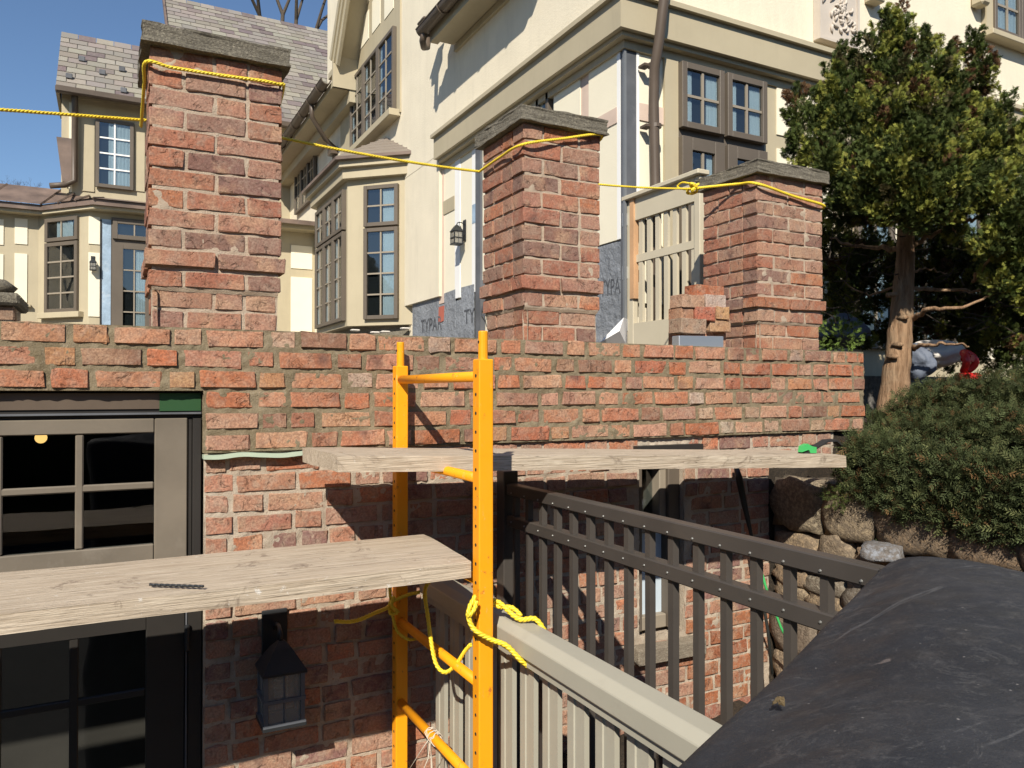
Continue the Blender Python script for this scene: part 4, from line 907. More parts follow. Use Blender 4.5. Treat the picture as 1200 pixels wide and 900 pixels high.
sR = winR-.043; sL = cx_(181, .02); zrt = cz(508, 140, .02); zrb = cz(641, 140, .02)
q = MB(); CF.box(q, sL, sR, zbot, ztop, -.01, .020); q.build('stile', M['casement'], hw2, bevel=.003)
q = MB(); CF.box(q, XLw, sL-.001, zrt, ztop, -.01, .020); q.build('top_rail', M['casement'], hw2, bevel=.003)
q = MB(); CF.box(q, XLw, sL-.001, zbot, zrb, -.01, .020); q.build('bottom_rail', M['casement'], hw2, bevel=.003)
mx = cx_(93, .01); cwid = sL-mx; mw = .011
xs_ = [sL]+[mx-cwid*k for k in range(0, 5)]
zmu = cz(573, 93, .01)
for x in xs_[1:]: q = MB(); CF.box(q, x-mw, x+mw, zrb+.001, zrt-.001, .0, .016); q.build('muntin', M['casement'], hw2, bevel=.004)
q = MB(); CF.box(q, XLw, sL-.001, zmu-mw, zmu+mw, .001, .0145); q.build('muntin', M['casement'], hw2, bevel=.004)
for i in range(5):
    a, b = xs_[i+1]+mw, xs_[i]-(mw if i else 0)
    for c_, d_ in ((zrb, zmu-mw), (zmu+mw, zrt)): q = MB(); CF.box(q, a, b, c_, d_, .002, .005); q.build('pane', M['glass_low'], hw2)
# mullion between casement and lower doors
q = MB(); CF.box(q, XLw, winR-.006, zbot-.16, zbot-.046, -.06, .018); q.build('transom', M['darkframe'], hw2)
dr_ = thing('glass_door', 'dark framed glass patio door in shade beneath the lower plank', 'door', (winR-.6, YI, GZ))
zd = zbot-.161; jx = cx_(219, .02); sx = cx_(172, .015)
q = MB(); CF.box(q, jx+.004, winR+.002, GZ, zd, -.06, .022); q.build('jamb', M['darkframe'], dr_, bevel=.003)
q = MB(); CF.box(q, jx-.002, jx+.002, GZ, zd, .0, .024); q.build('seal', M['leaddark'], dr_)
q = MB(); CF.box(q, sx, jx-.003, GZ+.02, zd-.004, -.01, .018); q.build('stile', M['darkframe'], dr_, bevel=.003)
q = MB(); CF.box(q, XLw, sx-.001, zd-.05, zd-.004, -.01, .018); q.build('top_rail', M['darkframe'], dr_)
q = MB(); CF.box(q, XLw, sx-.001, GZ+.02, GZ+.3, -.01, .018); q.build('bottom_rail', M['darkframe'], dr_)
m2 = cx_(88, .01); cw2 = sx-m2; zh = cz(824, 88, .01); ph = .31
xs2 = [sx]+[m2-cw2*k for k in range(5)]; zs2 = [zd-.05, zh, zh-ph, zh-2*ph, zh-3*ph, GZ+.3]
for x in xs2[1:]: q = MB(); CF.box(q, x-.012, x+.012, GZ+.301, zd-.051, .0, .015); q.build('muntin', M['darkframe'], dr_, bevel=.003)
for z_ in zs2[1:-1]: q = MB(); CF.box(q, XLw, sx-.001, z_-.011, z_+.011, .001, .0135); q.build('muntin', M['darkframe'], dr_, bevel=.003)
for i in range(5):
    for k in range(5):
        q = MB(); CF.box(q, xs2[i+1], xs2[i], zs2[k+1], zs2[k], .002, .005); q.build('pane', M['glass_low'], dr_)
q = MB(); q.cyl((jx+.002, YI-.03, zd-.05), (jx+.002, YI-.03, zd-.13), .008, 8); q.build('hinge', M['iron'], dr_)
# room
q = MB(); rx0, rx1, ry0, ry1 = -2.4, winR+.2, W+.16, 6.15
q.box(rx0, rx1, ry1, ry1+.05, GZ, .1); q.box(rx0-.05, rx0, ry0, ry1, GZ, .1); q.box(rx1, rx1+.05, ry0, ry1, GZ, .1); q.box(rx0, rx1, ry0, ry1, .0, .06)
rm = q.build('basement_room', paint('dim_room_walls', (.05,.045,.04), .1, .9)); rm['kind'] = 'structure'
hw_ = MB(); hw_.box(-3.0, rx0-.06, W+.02, W+.1, GZ, UB)
pl = atT(48, 513, 4.4); lampo = thing('ceiling_lamp', 'small glowing warm globe lamp seen through the casement window', 'lamp', (pl.x, pl.y, pl.z))
q = MB(); r_ = .032
q.tube([pl+Vector((0,0,r_*math.cos(math.pi-t))) for t in np.linspace(.05, math.pi-.05, 11)], [r_*math.sin(t) for t in np.linspace(.05, math.pi-.05, 11)], 14); q.build('globe', M['lamp'], lampo, smooth=True)
q = MB(); q.cyl(pl+Vector((0,0,.03)), pl+Vector((0,0,.42)), .006, 6); q.build('rod', M['iron'], lampo)
# things dimly seen in the room
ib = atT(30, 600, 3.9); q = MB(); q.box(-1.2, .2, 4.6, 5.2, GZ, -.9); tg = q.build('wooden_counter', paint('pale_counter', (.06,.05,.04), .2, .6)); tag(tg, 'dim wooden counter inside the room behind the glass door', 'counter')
# ================================================================== BASEMENT WINDOW
bw = thing('basement_window', 'tall dark window half in shade behind the black picket fence', 'window', ((bx0+bx1)/2, W+.1, BZ0))
BWF = Face((0, W+.10, 0), (1, 0, 0), (0, -1, 0)); n0 = 0
q = MB(); q.box(bx0-.03, onY(822, 521, W).x, W-.012, W+.12, BZ1-.035, BZ1-.002); q.build('lintel_angle', M['darkframe'], bw)
q = MB(); q.box(bx0+.0, bx0+.05, W+.06, W+.2, BZ0, BZ1-.036); q.box(bx1-.065, bx1-.001, W+.05, W+.2, BZ0, BZ1-.036); q.build('frame', M['frame'], bw, bevel=.004)
q = MB(); q.box(bx0+.15, bx0+.20, W+.07, W+.19, BZ0+.461, BZ1-.036); q.box(bx0+.051, bx1-.066, W+.07, W+.19, BZ0+.42, BZ0+.46); q.box(bx0+.051, bx1-.066, W+.065, W+.19, BZ0+.001, BZ0+.06); q.build('sash', M['muntin'], bw, bevel=.004)
q = MB(); q.box(bx0+.051, bx1-.066, W+.12, W+.125, BZ0+.06, BZ1-.037); q.build('pane', M['glass'], bw)
q = MB(); q.box(bx0+.051, bx1-.066, W+.10, W+.105, BZ0+.06, BZ0+.42); q.build('frosted_panel', paint('pale_blue_board', (.48,.56,.62), .08, .6), bw)
q = MB(); q.box(bx0, bx1, W+.24, W+.25, BZ0, BZ1); q.build('interior', M['dark'], bw)
q = MB(); q.prism([(bx0-.03, W-.02, BZ0-.045), (bx1+.09, W-.02, BZ0-.05), (bx1+.09, W+.2, BZ0-.0), (bx0-.03, W+.2, BZ0-.0)], (0, 0, -.07)); q.build('sill', M['sill'], bw, bevel=.006)
# ================================================================== RUBBLE RETAINING WALL on the right
rw = thing('stone_wall', 'rubble stone retaining wall under the clipped yew shrub', 'wall', (SX1+.1, 1.2, GZ))
SXW = SX1+.03
def stone_mesh(w_, h, d, seed):
    rg = random.Random(seed); bm = bmesh.new(); bmesh.ops.create_cube(bm, size=1); bmesh.ops.subdivide_edges(bm, edges=bm.edges[:], cuts=4, use_grid_fill=True)
    off = Vector((rg.uniform(0,50), 0, 0))
    for v in bm.verts:
        c = v.co*2; e = c.copy(); m_ = max(abs(c.x), abs(c.y), abs(c.z)); l_ = c.length
        c = c*(.96+.04*(m_/l_)-(.09 if m_/l_ < .70 else 0)) if l_ > 0 else c
        n_ = 1+.22*noise.noise(c*1.1+off)+.07*noise.noise(c*3.1+off)
        v.co = Vector((c.x*w_/2*n_, c.y*d/2*(1+.10*noise.noise(c*1.2+off)+.05*noise.noise(c*4+off)), c.z*h/2*n_))
    me = bpy.data.meshes.new('stone'); bm.to_mesh(me); bm.free(); me.polygons.foreach_set('use_smooth', [True]*len(me.polygons)); me.materials.append(M['stone']); return me
STC = [(.46,.35,.22),(.50,.42,.30),(.31,.26,.18),(.40,.33,.23),(.28,.22,.17),(.37,.24,.14),(.34,.31,.25),(.26,.19,.14),(.42,.30,.18)]
random.seed(33); z = -1.55
def swx(y): return SXW+.0*(W-y)
while z < -.50:
    h = random.uniform(.15, .23); y = W+.0
    while y > (-.2 if z < -.60 else 1.6):
        L = random.uniform(.15, .30); hh = h*random.uniform(.85, 1.05)
        if random.random() < .18:
            for k in (0, 1):
                o = inst(stone_mesh(L*1.08, hh*.56, .22, random.randint(0,9999)), 'stone', rw, (swx(y)+.09, y-L/2, z+hh*(.25+.5*k)), jit(random.choice(STC), .12), (0, random.uniform(-.06,.06), math.pi/2))
        else: inst(stone_mesh(L*1.10, hh*1.08, .24, random.randint(0,9999)), 'stone', rw, (swx(y)+.09, y-L/2, z+hh/2), jit(random.choice(STC), .12), (0, random.uniform(-.05,.05), math.pi/2))
        y -= L+.012
    z += h+.006
V, F = rough_sheet(-.3, W+.1, GZ, -.4, .04, lambda u, z_: (swx(u)+.055+.02*nz(u, z_, 2, 12)-.03, u, z_))
q = MB(); q.v = V; q.f = F; q.build('mortar', paint('dark_joint_mortar', (.13,.105,.08), .2, .95, .6, 30), rw, smooth=True)
MB().box(swx(0)+.08, swx(0)+.35, -.3, W+.1, GZ, -.42).build('wall_core', M['soil'], rw)
q = MB(); c_ = onX(1036, 646, SXW-.05); me = stone_mesh(.18, .06, .14, 77); o = inst(me, 'flat_rock', None, (c_.x, c_.y, c_.z), (.34,.38,.44), (0, 0, .4)); tag(o, 'pale bluish flat rock wedged just above the end of the black fence rail', 'rock')
# ================================================================== BLACK PICKET FENCE
random.seed(5)
BX = 1.315; bf = thing('picket_fence', 'dark bronze metal picket fence running out from the brick wall', 'fence', (BX, 1.7, GZ))
zf = onX(800, 612, BX).z-.0; zf2 = onX(800, 668, BX).z
yA, yB = W-.06, .93
def yfence(px): return onX(px, 600, BX).y
q = MB(); q.prism([(BX-.02, yA-.03, zf), (BX+.02, yA-.03, zf), (BX+.02, yA-.03, zf-.04), (BX-.02, yA-.03, zf-.04)], (0, yB-yA+.03, 0)); tr = q.build('top_rail', M['fence_black'], bf, bevel=.003)
q = MB(); q.box(BX-.02, BX+.02, yB, yA-.03, zf2-.032, zf2+.008); mr = q.build('middle_rail', M['fence_black'], bf, bevel=.003)
q = MB(); q.box(BX-.02, BX+.02, yB, yA-.03, GZ+.95, GZ+.985); q.build('bottom_rail', M['fence_black'], bf, bevel=.003)
q = MB(); q.box(BX-.03, BX+.03, yA-.03, yA+.03, GZ, zf+.045); po = q.build('post', M['fence_black'], bf, bevel=.003)
q = MB(); q.box(BX-.03, BX+.03, yB-.06, yB-.001, GZ, zf-.002); q.build('post', M['fence_black'], bf, bevel=.003)
yp = yfence(636.5); sp = .0975
ys = [yp+sp*k for k in range(-20, 7)]
pm_ = MB().box(-.010, .010, -.0105, .0105, -1.5, 0)
pme = bpy.data.meshes.new('picket'); pme.from_pydata(pm_.v, [], pm_.f); bm = bmesh.new(); bm.from_mesh(pme); bmesh.ops.bevel(bm, geom=bm.edges[:], offset=.0015, segments=1); bm.to_mesh(pme); bm.free(); pme.materials.append(M['fence_black'])
rv = MB().tube([(0,0,0), (-.003,0,0)], [.0034,.0022], 8); rme = bpy.data.meshes.new('rivet'); rme.from_pydata(rv.v, [], rv.f); rme.materials.append(M['rivet'])
for y in ys:
    if y > yA-.05 or y < yB+.03: continue
    p_ = inst(pme, 'picket', bf, (BX, y, zf-.0405))
    for z_, par in ((zf-.030, tr), (zf2-.012, mr)):
        o = bpy.data.objects.new('rivet', rme); COL.objects.link(o); o.parent = par; o.location = Vector((BX-.0205, y, z_))-wloc(par)
# rail end joint
q = MB(); q.box(BX-.024, BX+.024, onX(1040,660,BX).y-.02, onX(1040,660,BX).y+.0, zf-.044, zf+.003); q.build('rail_joint', M['fence_black'], bf)
# ================================================================== BEIGE VINYL FENCE
VX = 1.005; vz = -.632; vf = thing('board_fence', 'pale beige vinyl fence with a broad top rail, tied to the scaffold', 'fence', (VX, 1.6, GZ))
ya_, yb_ = 2.52, .98
prof = [(-.045,-.062),(-.045,-.018),(-.022,0),(.030,0),(.045,-.018),(.045,-.062),(.036,-.068),(-.036,-.068)]
q = MB(); q.prism([(VX+x, yb_, vz+z) for x, z in prof], (0, ya_-yb_, 0)); q.build('top_rail', M['vinyl'], vf, bevel=.002)
q = MB(); q.box(VX-.033, VX+.033, yb_, ya_, vz-.088, vz-.0685); q.build('rail_lip', M['vinyl'], vf)
q = MB(); q.box(VX-.03, VX+.03, yb_, ya_, GZ+.10, GZ+.22); q.build('bottom_rail', M['vinyl'], vf)
s_b = .1263*VX*.96; y0_ = onX(586.4, 800, VX).y
bdm = MB(); h_ = (vz-.0885)-(GZ+.2205); bw_ = s_b*.62
prf_ = [(-.007,-bw_/2),(.007,-bw_/2),(.007,bw_/2),(-.007,bw_/2),(-.007,.010),(-.004,.007),(-.004,-.007),(-.007,-.010)]
bdm.prism([(x, y, -h_) for x, y in prf_], (0, 0, h_)); bdme = bpy.data.meshes.new('board'); bdme.from_pydata(bdm.v, [], bdm.f); bm = bmesh.new(); bm.from_mesh(bdme); bmesh.ops.recalc_face_normals(bm, faces=bm.faces); bm.to_mesh(bdme); bm.free(); bdme.materials.append(M['vinyl'])
for k in range(-9, 8):
    y = y0_-s_b*.4+s_b*k
    if yb_+.03 < y < ya_-.03: inst(bdme, 'board', vf, (VX, y, vz-.0885))
# dark gate post between
gpst = MB(); gpst.box(VX+.045, VX+.085, onX(592,800,VX+.06).y-.02, onX(592,800,VX+.06).y+.02, GZ, vz-.07); gpst.build('post', M['fence_black'], vf)
# ================================================================== SCAFFOLD FRAME
SXs = .868
fY = 1.885; bY = 2.49
fr = onY(566, 600, fY); SXf = fr.x; bk = onX(469, 600, SXf); bY = bk.y
sc = thing('scaffold_frame', 'orange perforated steel scaffold ladder frame standing at the brick wall', 'scaffold', (SXf, (fY+bY)/2, GZ))
def post(y, ztop_, zsleeve, w_):
    q = MB(); q.box(SXf-w_/2, SXf+w_/2, y-w_/2, y+w_/2, GZ, zsleeve); p_ = q.build('post', M['orange'], sc, bevel=.003)
    q = MB(); r_ = w_*.31; q.tube([(SXf, y, zsleeve-.05), (SXf, y, ztop_-.003), (SXf, y, ztop_)], [r_, r_, r_*.9], 14); q.build('coupling_pin', M['orange'], p_, smooth=False)
    z_ = zsleeve-.045; hp = MB()
    while z_ > -1.6:
        h_ = MB().tube([(SXf-w_/2-.0008, y, z_), (SXf-w_/2+.002, y, z_)], .0048, 8); h_.build('hole', M['dark'], p_); z_ -= .0508
    for zz_ in (ztop_-.03,): MB().tube([(SXf-r_-.0008, y, zz_), (SXf-r_+.002, y, zz_)], .004, 8).build('hole', M['dark'], p_)
    return p_
zt1 = onY(566, 388, fY).z; zs1_ = onY(566, 421, fY).z; zt2 = onY(469, 401, bY).z; zs2_ = onY(469, 429, bY).z
post(fY, zt1, zs1_, .043); post(bY, zt2, zs2_, .043)
zr0 = onY(553, 441, fY).z; zr1 = onY(553, 562, fY).z; dzr = zr0-zr1
for k in range(8):
    z_ = zr0-dzr*k
    if z_ < GZ+.1: break
    q = MB(); q.tube([(SXf-.004, fY, z_), (SXf-.004, bY, z_)], .0145, 12); q.build('rung', M['orange'], sc, smooth=True)
# ================================================================== PLANKS
def plank(name, p0, p1, zt0, zt1, y0, y1, th, label, seed, skew=(0,0)):
    bm = bmesh.new(); nx = 46; ny = 7; rg = random.Random(seed); off = rg.uniform(0, 50)
    V = {}
    for s_ in (1, 0):
        for i in range(nx+1):
            for j in range(ny+1):
                t = i/nx; x = p0+(p1-p0)*t; v_ = j/ny; y = y0+(y1-y0)*v_
                if i in (0, nx): x += .006*noise.noise(Vector((y*30, off, s_)))+skew[0 if i == 0 else 1]*(v_)
                if j in (0, ny): y += .003*noise.noise(Vector((x*9, off, s_)))
                zt_ = zt0+(zt1-zt0)*t
                z = zt_-(0 if s_ else th)+.0022*noise.noise(Vector((x*2.5, y*40, off)))-(.002 if (j in (0, ny) and s_) else 0)
                V[s_, i, j] = bm.verts.new((x, y, z))
    for i in range(nx):
        for j in range(ny):
            bm.faces.new((V[1,i,j], V[1,i+1,j], V[1,i+1,j+1], V[1,i,j+1])); bm.faces.new((V[0,i,j+1], V[0,i+1,j+1], V[0,i+1,j], V[0,i,j]))
    for i in range(nx):
        bm.faces.new((V[0,i,0], V[0,i+1,0], V[1,i+1,0], V[1,i,0])); bm.faces.new((V[1,i,ny], V[1,i+1,ny], V[0,i+1,ny], V[0,i,ny]))
    for j in range(ny):
        bm.faces.new((V[1,0,j], V[1,0,j+1], V[0,0,j+1], V[0,0,j])); bm.faces.new((V[0,nx,j], V[0,nx,j+1], V[1,nx,j+1], V[1,nx,j]))
    bmesh.ops.recalc_face_normals(bm, faces=bm.faces); c = Vector(((p0+p1)/2, (y0+y1)/2, zt0)); bmesh.ops.translate(bm, verts=bm.verts, vec=-c)
    me = bpy.data.meshes.new(name); bm.to_mesh(me); bm.free(); me.materials.append(M['wood']); o = bpy.data.objects.new(name, me); COL.objects.link(o); o.location = c
    return tag(o, label, 'plank', 'scaffold planks laid on the rungs')
ztu = zr1+.0145+.042
# upper plank
yf = 2.12
pL = onY(396, 540, yf); pR = onY(992, 540, yf)
zl = onY(396, 533, yf).z; zR = onY(992, 533.5, yf).z
up_o = plank('wooden_plank', pL.x, pR.x, zl, zR, yf, 2.475, .048, 'long weathered plank on the upper rungs, running right to the shrub', 2, skew=(-.02, -.0))
# lower plank (double width)
zlow = zr1-dzr+.0145+.045
pe = onZ(552, 657, zlow); pb = onZ(517, 623, zlow)
lo_o = plank('wooden_plank', -1.4, pe.x, zlow, zlow, pe.y+.0, onZ(300, 643, zlow).y, .045, 'broad weathered plank on the lower rungs, crossing below the casement window', 6, skew=(0, .03))
q = MB(); bt = onZ(175, 686, zlow+.006); bt2 = onZ(238, 688, zlow+.006); hh = [bt.lerp(bt2, t)+Vector((0, .0025*math.sin(t*60), .002)) for t in np.linspace(0, 1, 40)]; q.tube(hh, .0035, 5)
tag(q.build('drill_bit', M['iron'], smooth=True), 'thin dark twisted drill bit lying on the lower plank', 'drill bit')
# ================================================================== ROPES
def rope(name, pts, label, r=.0068, sub=True, col='rope', grp='lengths of yellow rope', slack=0):
    P = []; pts = [Vector(p) for p in pts]; n = len(pts)
    for i in range(n-1):
        p0 = pts[max(i-1, 0)]; p1 = pts[i]; p2 = pts[i+1]; p3 = pts[min(i+2, n-1)]; L = (p2-p1).length; k = max(2, int(L/.006))
        for q_ in range(k):
            t = q_/k
            if sub: P.append(.5*((2*p1)+(p2-p0)*t+(2*p0-5*p1+4*p2-p3)*t*t+(-p0+3*p1-3*p2+p3)*t**3))
            else: P.append(p1.lerp(p2, t)+Vector((0, 0, -slack*4*t*(1-t))))
    P.append(pts[-1]); q = MB(); s_ = 0; r *= .86
    ang = [0]
    for i in range(1, len(P)): s_ += (P[i]-P[i-1]).length; ang.append(s_/.036*2*math.pi)
    for k in range(3):
        R = []; up = Vector((0.13,.27,1)).normalized()
        for i, p in enumerate(P):
            d = (P[min(i+1, len(P)-1)]-P[max(i-1, 0)]); d = d.normalized() if d.length > 1e-7 else Vector((1,0,0)); a = d.cross(up).normalized(); c = a.cross(d).normalized(); up = c
            t = ang[i]+k*2*math.pi/3; R.append(p+(a*math.cos(t)+c*math.sin(t))*r*.52)
        q.tube(R, r*.58, 5)
    return tag(q.build(name, M[col], smooth=True), label, 'rope', grp)
e = .016
# around the left pillar: in from the left, up its left side, across the front
x0, x1, y0, y1 = P1; Lc = onX(173, 118, x0-e); Lc.y = max(Lc.y, y0)
p_in = onY(-60, 124, 2.9); 
rope('yellow_rope', [p_in, onY(172, 139, y1+.0)+Vector((0,.02,0))], 'taut yellow rope running in from the left edge behind the tall left pillar', slack=.0, sub=False)
fz = onY(178, 73, y0-e).z; fz2 = onY(330, 99, y0-e).z; lz = onX(168, 118, x0-e).z
rope('yellow_rope', [(x0-e, y1-.02, lz-.03), (x0-e, y0+.10, (lz+fz)/2), (x0-e*.9, y0-e*.7, fz), (x0+.06, y0-e, fz-.005), ((x0+x1)/2, y0-e, (fz+fz2)/2-.004), (x1-.02, y0-e, fz2), (x1+e, y0+.04, fz2-.004), (x1+e, y1, fz2-.10)], 'yellow rope wrapped round the top of the tall left pillar')
q1 = P2; a0 = Vector((x1+.0, y1-.1, onY(329, 160, y1-.1).z)); b0 = onX(562, 201, q1[0]-e)
rope('yellow_rope', [a0, b0], 'yellow rope stretched between the left pillar and the middle pillar', sub=False, slack=.012)
X0, X1, Y0, Y1 = P2
rope('yellow_rope', [b0, (X0-e, Y0+.18, onX(588, 183, X0-e).z), (X0-e*.7, Y0-e*.7, onY(614, 169, Y0-e).z), ((X0+X1)/2, Y0-e, onY(655, 161, Y0-e).z), (X1-.01, Y0-e, onY(700, 157, Y0-e).z), (X1+e, Y0+.05, onY(700, 157, Y0-e).z-.02), (X1+e, Y1, onY(700,157,Y0).z-.06)], 'yellow rope wrapped round the front of the middle pillar')
X0, X1, Y0, Y1 = P3
kn = onY(812, 221, 3.02); kn.x = min(kn.x, X0-.02)
a1 = onY(701, 216, P2[3]-.05)
rope('yellow_rope', [a1, kn], 'yellow rope stretched from the middle pillar to the knot by the gate', r=.006, sub=False, slack=.006)
rope('yellow_rope', [kn, (X0-e, Y0+.12, onX(860, 217, X0-e).z), (X0-e*.7, Y0-e*.7, onY(888, 215, Y0-e).z), ((X0+X1)/2, Y0-e, onY(925, 229, Y0-e).z), (X1, Y0-e, onY(963, 241, Y0-e).z), (X1+e, Y0+.1, onY(963, 241, Y0-e).z-.01)], 'yellow rope wrapped round the right pillar beside the tree', r=.0085)
kp = []; rg = random.Random(2)
for i in range(26): t = i*1.15; kp.append(kn+Vector((.022*math.sin(t*1.3)+.004*rg.uniform(-1,1), .024*math.cos(t), .022*math.sin(t*.83+1))))
rope('yellow_rope', kp, 'tight yellow rope knot hanging above the beige gate', r=.0075)
lo = [onX(x, y, kn.x-.01) for x, y in ((812,216),(800,214),(794,219),(802,222),(812,222))]
rope('yellow_rope', lo, 'small yellow rope loop beside the knot above the gate', r=.006)
# on the scaffold
yy = bY-.03; bxp = SXf-.035
def sp_(x, y, Y): return onY(x, y, Y)
rope('yellow_rope', [sp_(392, 728, 2.33), sp_(415, 728, 2.34), sp_(440, 718, 2.36), sp_(455, 711, bY-.035), sp_(461, 700, bY-.04), sp_(459, 710, bY-.045), sp_(466, 717, bY-.045), sp_(458, 719, bY-.03), sp_(457, 707, bY-.035), sp_(466, 702, bY-.03), sp_(478, 697, bY-.03), sp_(492, 694, bY-.04)], 'short faded rope tail knotted to the rear orange post', r=.0075)
rope('yellow_rope', [sp_(458, 668, bY-.03), sp_(457, 690, bY-.03), sp_(460, 720, bY-.03), sp_(466, 740, bY-.035), sp_(478, 749, bY-.08), sp_(490, 748, bY-.05)], 'faded rope hanging down the rear orange post', r=.0065)
rope('yellow_rope', [sp_(520, 676, 2.2), sp_(506, 679, 2.2), sp_(498, 692, 2.18), sp_(501, 720, 2.15), sp_(505, 750, 2.12), sp_(511, 778, 2.1), sp_(522, 788, 2.08), sp_(535, 778, 2.05), sp_(545, 763, 2.02), sp_(552, 755, 2.0)], 'yellow rope hanging in a loop below the lower plank', r=.0075)
Rr = VX
rope('yellow_rope', [sp_(556, 705, fY-.02), sp_(549, 718, fY-.035), sp_(552, 732, fY-.04), sp_(560, 741, fY-.05), sp_(577, 750, fY-.06), sp_(594, 757, fY-.09), (VX-.04, fY-.11, vz-.075), (VX+.0, fY-.11, vz-.098), (VX+.05, fY-.09, vz-.05), (VX+.03, fY-.06, vz+.012), (VX-.01, fY-.03, vz+.012), sp_(585, 706, fY+.02), sp_(576, 704, fY+.03)], 'bright yellow rope looped from the front orange post round the beige rail', r=.0085)
rope('yellow_rope', [sp_(611, 722, fY-.02), sp_(600, 712, fY), sp_(585, 711, fY+.02), sp_(576, 707, fY+.03)], 'second yellow rope turn lying over the beige rail', r=.008)
rope('yellow_rope', [sp_(557, 698, fY-.03), sp_(550, 712, fY-.04), sp_(549, 722, fY-.042), sp_(556, 714, fY-.045), sp_(558, 704, fY-.04)], 'small yellow rope turn on the left of the front post', r=.0075)
# pale string round a low rung
zlo = zr0-dzr*4; q = MB(); rg = random.Random(3)
for k in range(5):
    t0 = rg.uniform(2.20, 2.28); q.tube([(SXf+.019*math.cos(a), t0+.004*a*rg.uniform(-1,1), zlo+.019*math.sin(a)) for a in np.linspace(0, 6.4, 14)], .0016, 4)
for k in range(4): 
    a = Vector((SXf-.01, 2.24, zlo)); q.tube([a, a+Vector((-.05*rg.uniform(.2,1), -.06*k+.05, -.06)), a+Vector((-.06*rg.uniform(.3,1), -.10*k+.12, -.17))], .0015, 4)
tag(q.build('string', M['string'], smooth=True), 'pale thin string tied round a low orange rung', 'string')
# ================================================================== BLACK COVER at lower right
zc_ = -.275
A = onZ(722, 918, zc_); B = onZ(1058, 632, zc_); C_ = onZ(1500, 735, zc_)
A2, B2_, C2_ = Vector((A.x, A.y)), Vector((B.x, B.y)), Vector((C_.x, C_.y)); D2 = A2+(C2_-B2_)+Vector((.1,-.2)); A2 = A2-(B2_-A2)*.5
poly = [A2, B2_, C2_, D2]
def rounded(poly, r, k=9):
    out = []; n = len(poly)
    for i in range(n):
        p0, p1, p2 = poly[i-1], poly[i], poly[(i+1)%n]; a = (p0-p1).normalized(); b = (p2-p1).normalized(); s_ = p1+a*r; e_ = p1+b*r
        for q_ in range(k+1):
            t = q_/k; out.append(s_*(1-t)**2+p1*2*t*(1-t)+e_*t*t)
        m_ = poly[(i+1)%n]; e2 = m_+(p1-m_).normalized()*r
        for q_ in range(1, 24): out.append(e_.lerp(e2, q_/24))
    return out
cen = (A2+B2_+C2_+D2)/4; base = rounded(poly, .22)
RR = .045; loops = []
def inset(e): return [p+(cen-p).normalized()*e*1.25 for p in base]
lv = [(-.01, GZ), (-.008, -1.2), (0, zc_-RR*2), (0, zc_-RR)]
for a in np.linspace(.2, 1, 6): t = a*math.pi/2; lv.append((RR*(1-math.cos(t)), zc_-RR+RR*math.sin(t)))
q = MB(); nb = len(base)
for e_, z_ in lv: q.v += [(p.x, p.y, z_+(.004*nz(p.x, p.y, 0, 7) if z_ > -.5 else .0)) for p in inset(e_)]
top = inset(RR)
for f_ in np.linspace(.06, 1, 26)**1.0:
    q.v += [(p.x+(cen.x-p.x)*f_*.999, p.y+(cen.y-p.y)*f_*.999, zc_+.045*math.sin(min(1, f_*1.6)*math.pi/2)+.007*nz(p.x+(cen.x-p.x)*f_, p.y+(cen.y-p.y)*f_, 0, 4)+.0025*nz(p.x+(cen.x-p.x)*f_, p.y+(cen.y-p.y)*f_, 3, 19)) for p in top]
nl = len(lv)+26
for i in range(nl-1):
    for j in range(nb): q.f.append((i*nb+j, i*nb+(j+1)%nb, (i+1)*nb+(j+1)%nb, (i+1)*nb+j))
cv = q.build('rubber_cover', M['cover'], smooth=True); tag(cv, 'large dusty black rubber cover filling the lower right corner', 'cover')
# rolled seam along its left edge
def debris(x, y, sx, sy, h, m, lab, nm, seed):
    rg = random.Random(seed); c = onZ(x, y, zc_+.012); q = MB()
    for k in range(9):
        a = rg.uniform(0, 6.28); r0 = rg.uniform(0, 1); cx2 = c.x+math.cos(a)*sx*r0; cy2 = c.y+math.sin(a)*sy*r0; s_ = rg.uniform(.25,.6)*min(sx, sy); an = rg.uniform(0, 6.28)
        P = []
        for t in range(6): b = t/6*6.28; P.append((cx2+s_*math.cos(b+an)*rg.uniform(.6,1.3), cy2+s_*math.sin(b+an)*rg.uniform(.5,1.2), c.z-.002+rg.uniform(0, h)))
        q.prism(P, (0, 0, .0012))
    return tag(q.build(nm, m, smooth=False), lab, nm.replace('_', ' '))
leafm = paint('dead_leaf', (.12,.085,.04), .3, .8); debm = paint('pale_debris', (.27,.23,.20), .3, .9)
debris(914, 822, .009, .005, .004, leafm, 'small brown dead leaf near the left edge of the black cover', 'dead_leaf', 1)
debris(1125, 872, .014, .005, .005, leafm, 'dry leaf litter lying on the front of the black cover', 'leaf_litter', 2)
debris(1085, 882, .008, .004, .002, debm, 'pale plaster crumbs on the black cover at the bottom edge', 'plaster_crumbs', 3)
debris(1168, 858, .008, .005, .004, debm, 'pale splinter of wood on the black cover near the right edge', 'wood_splinter', 4)
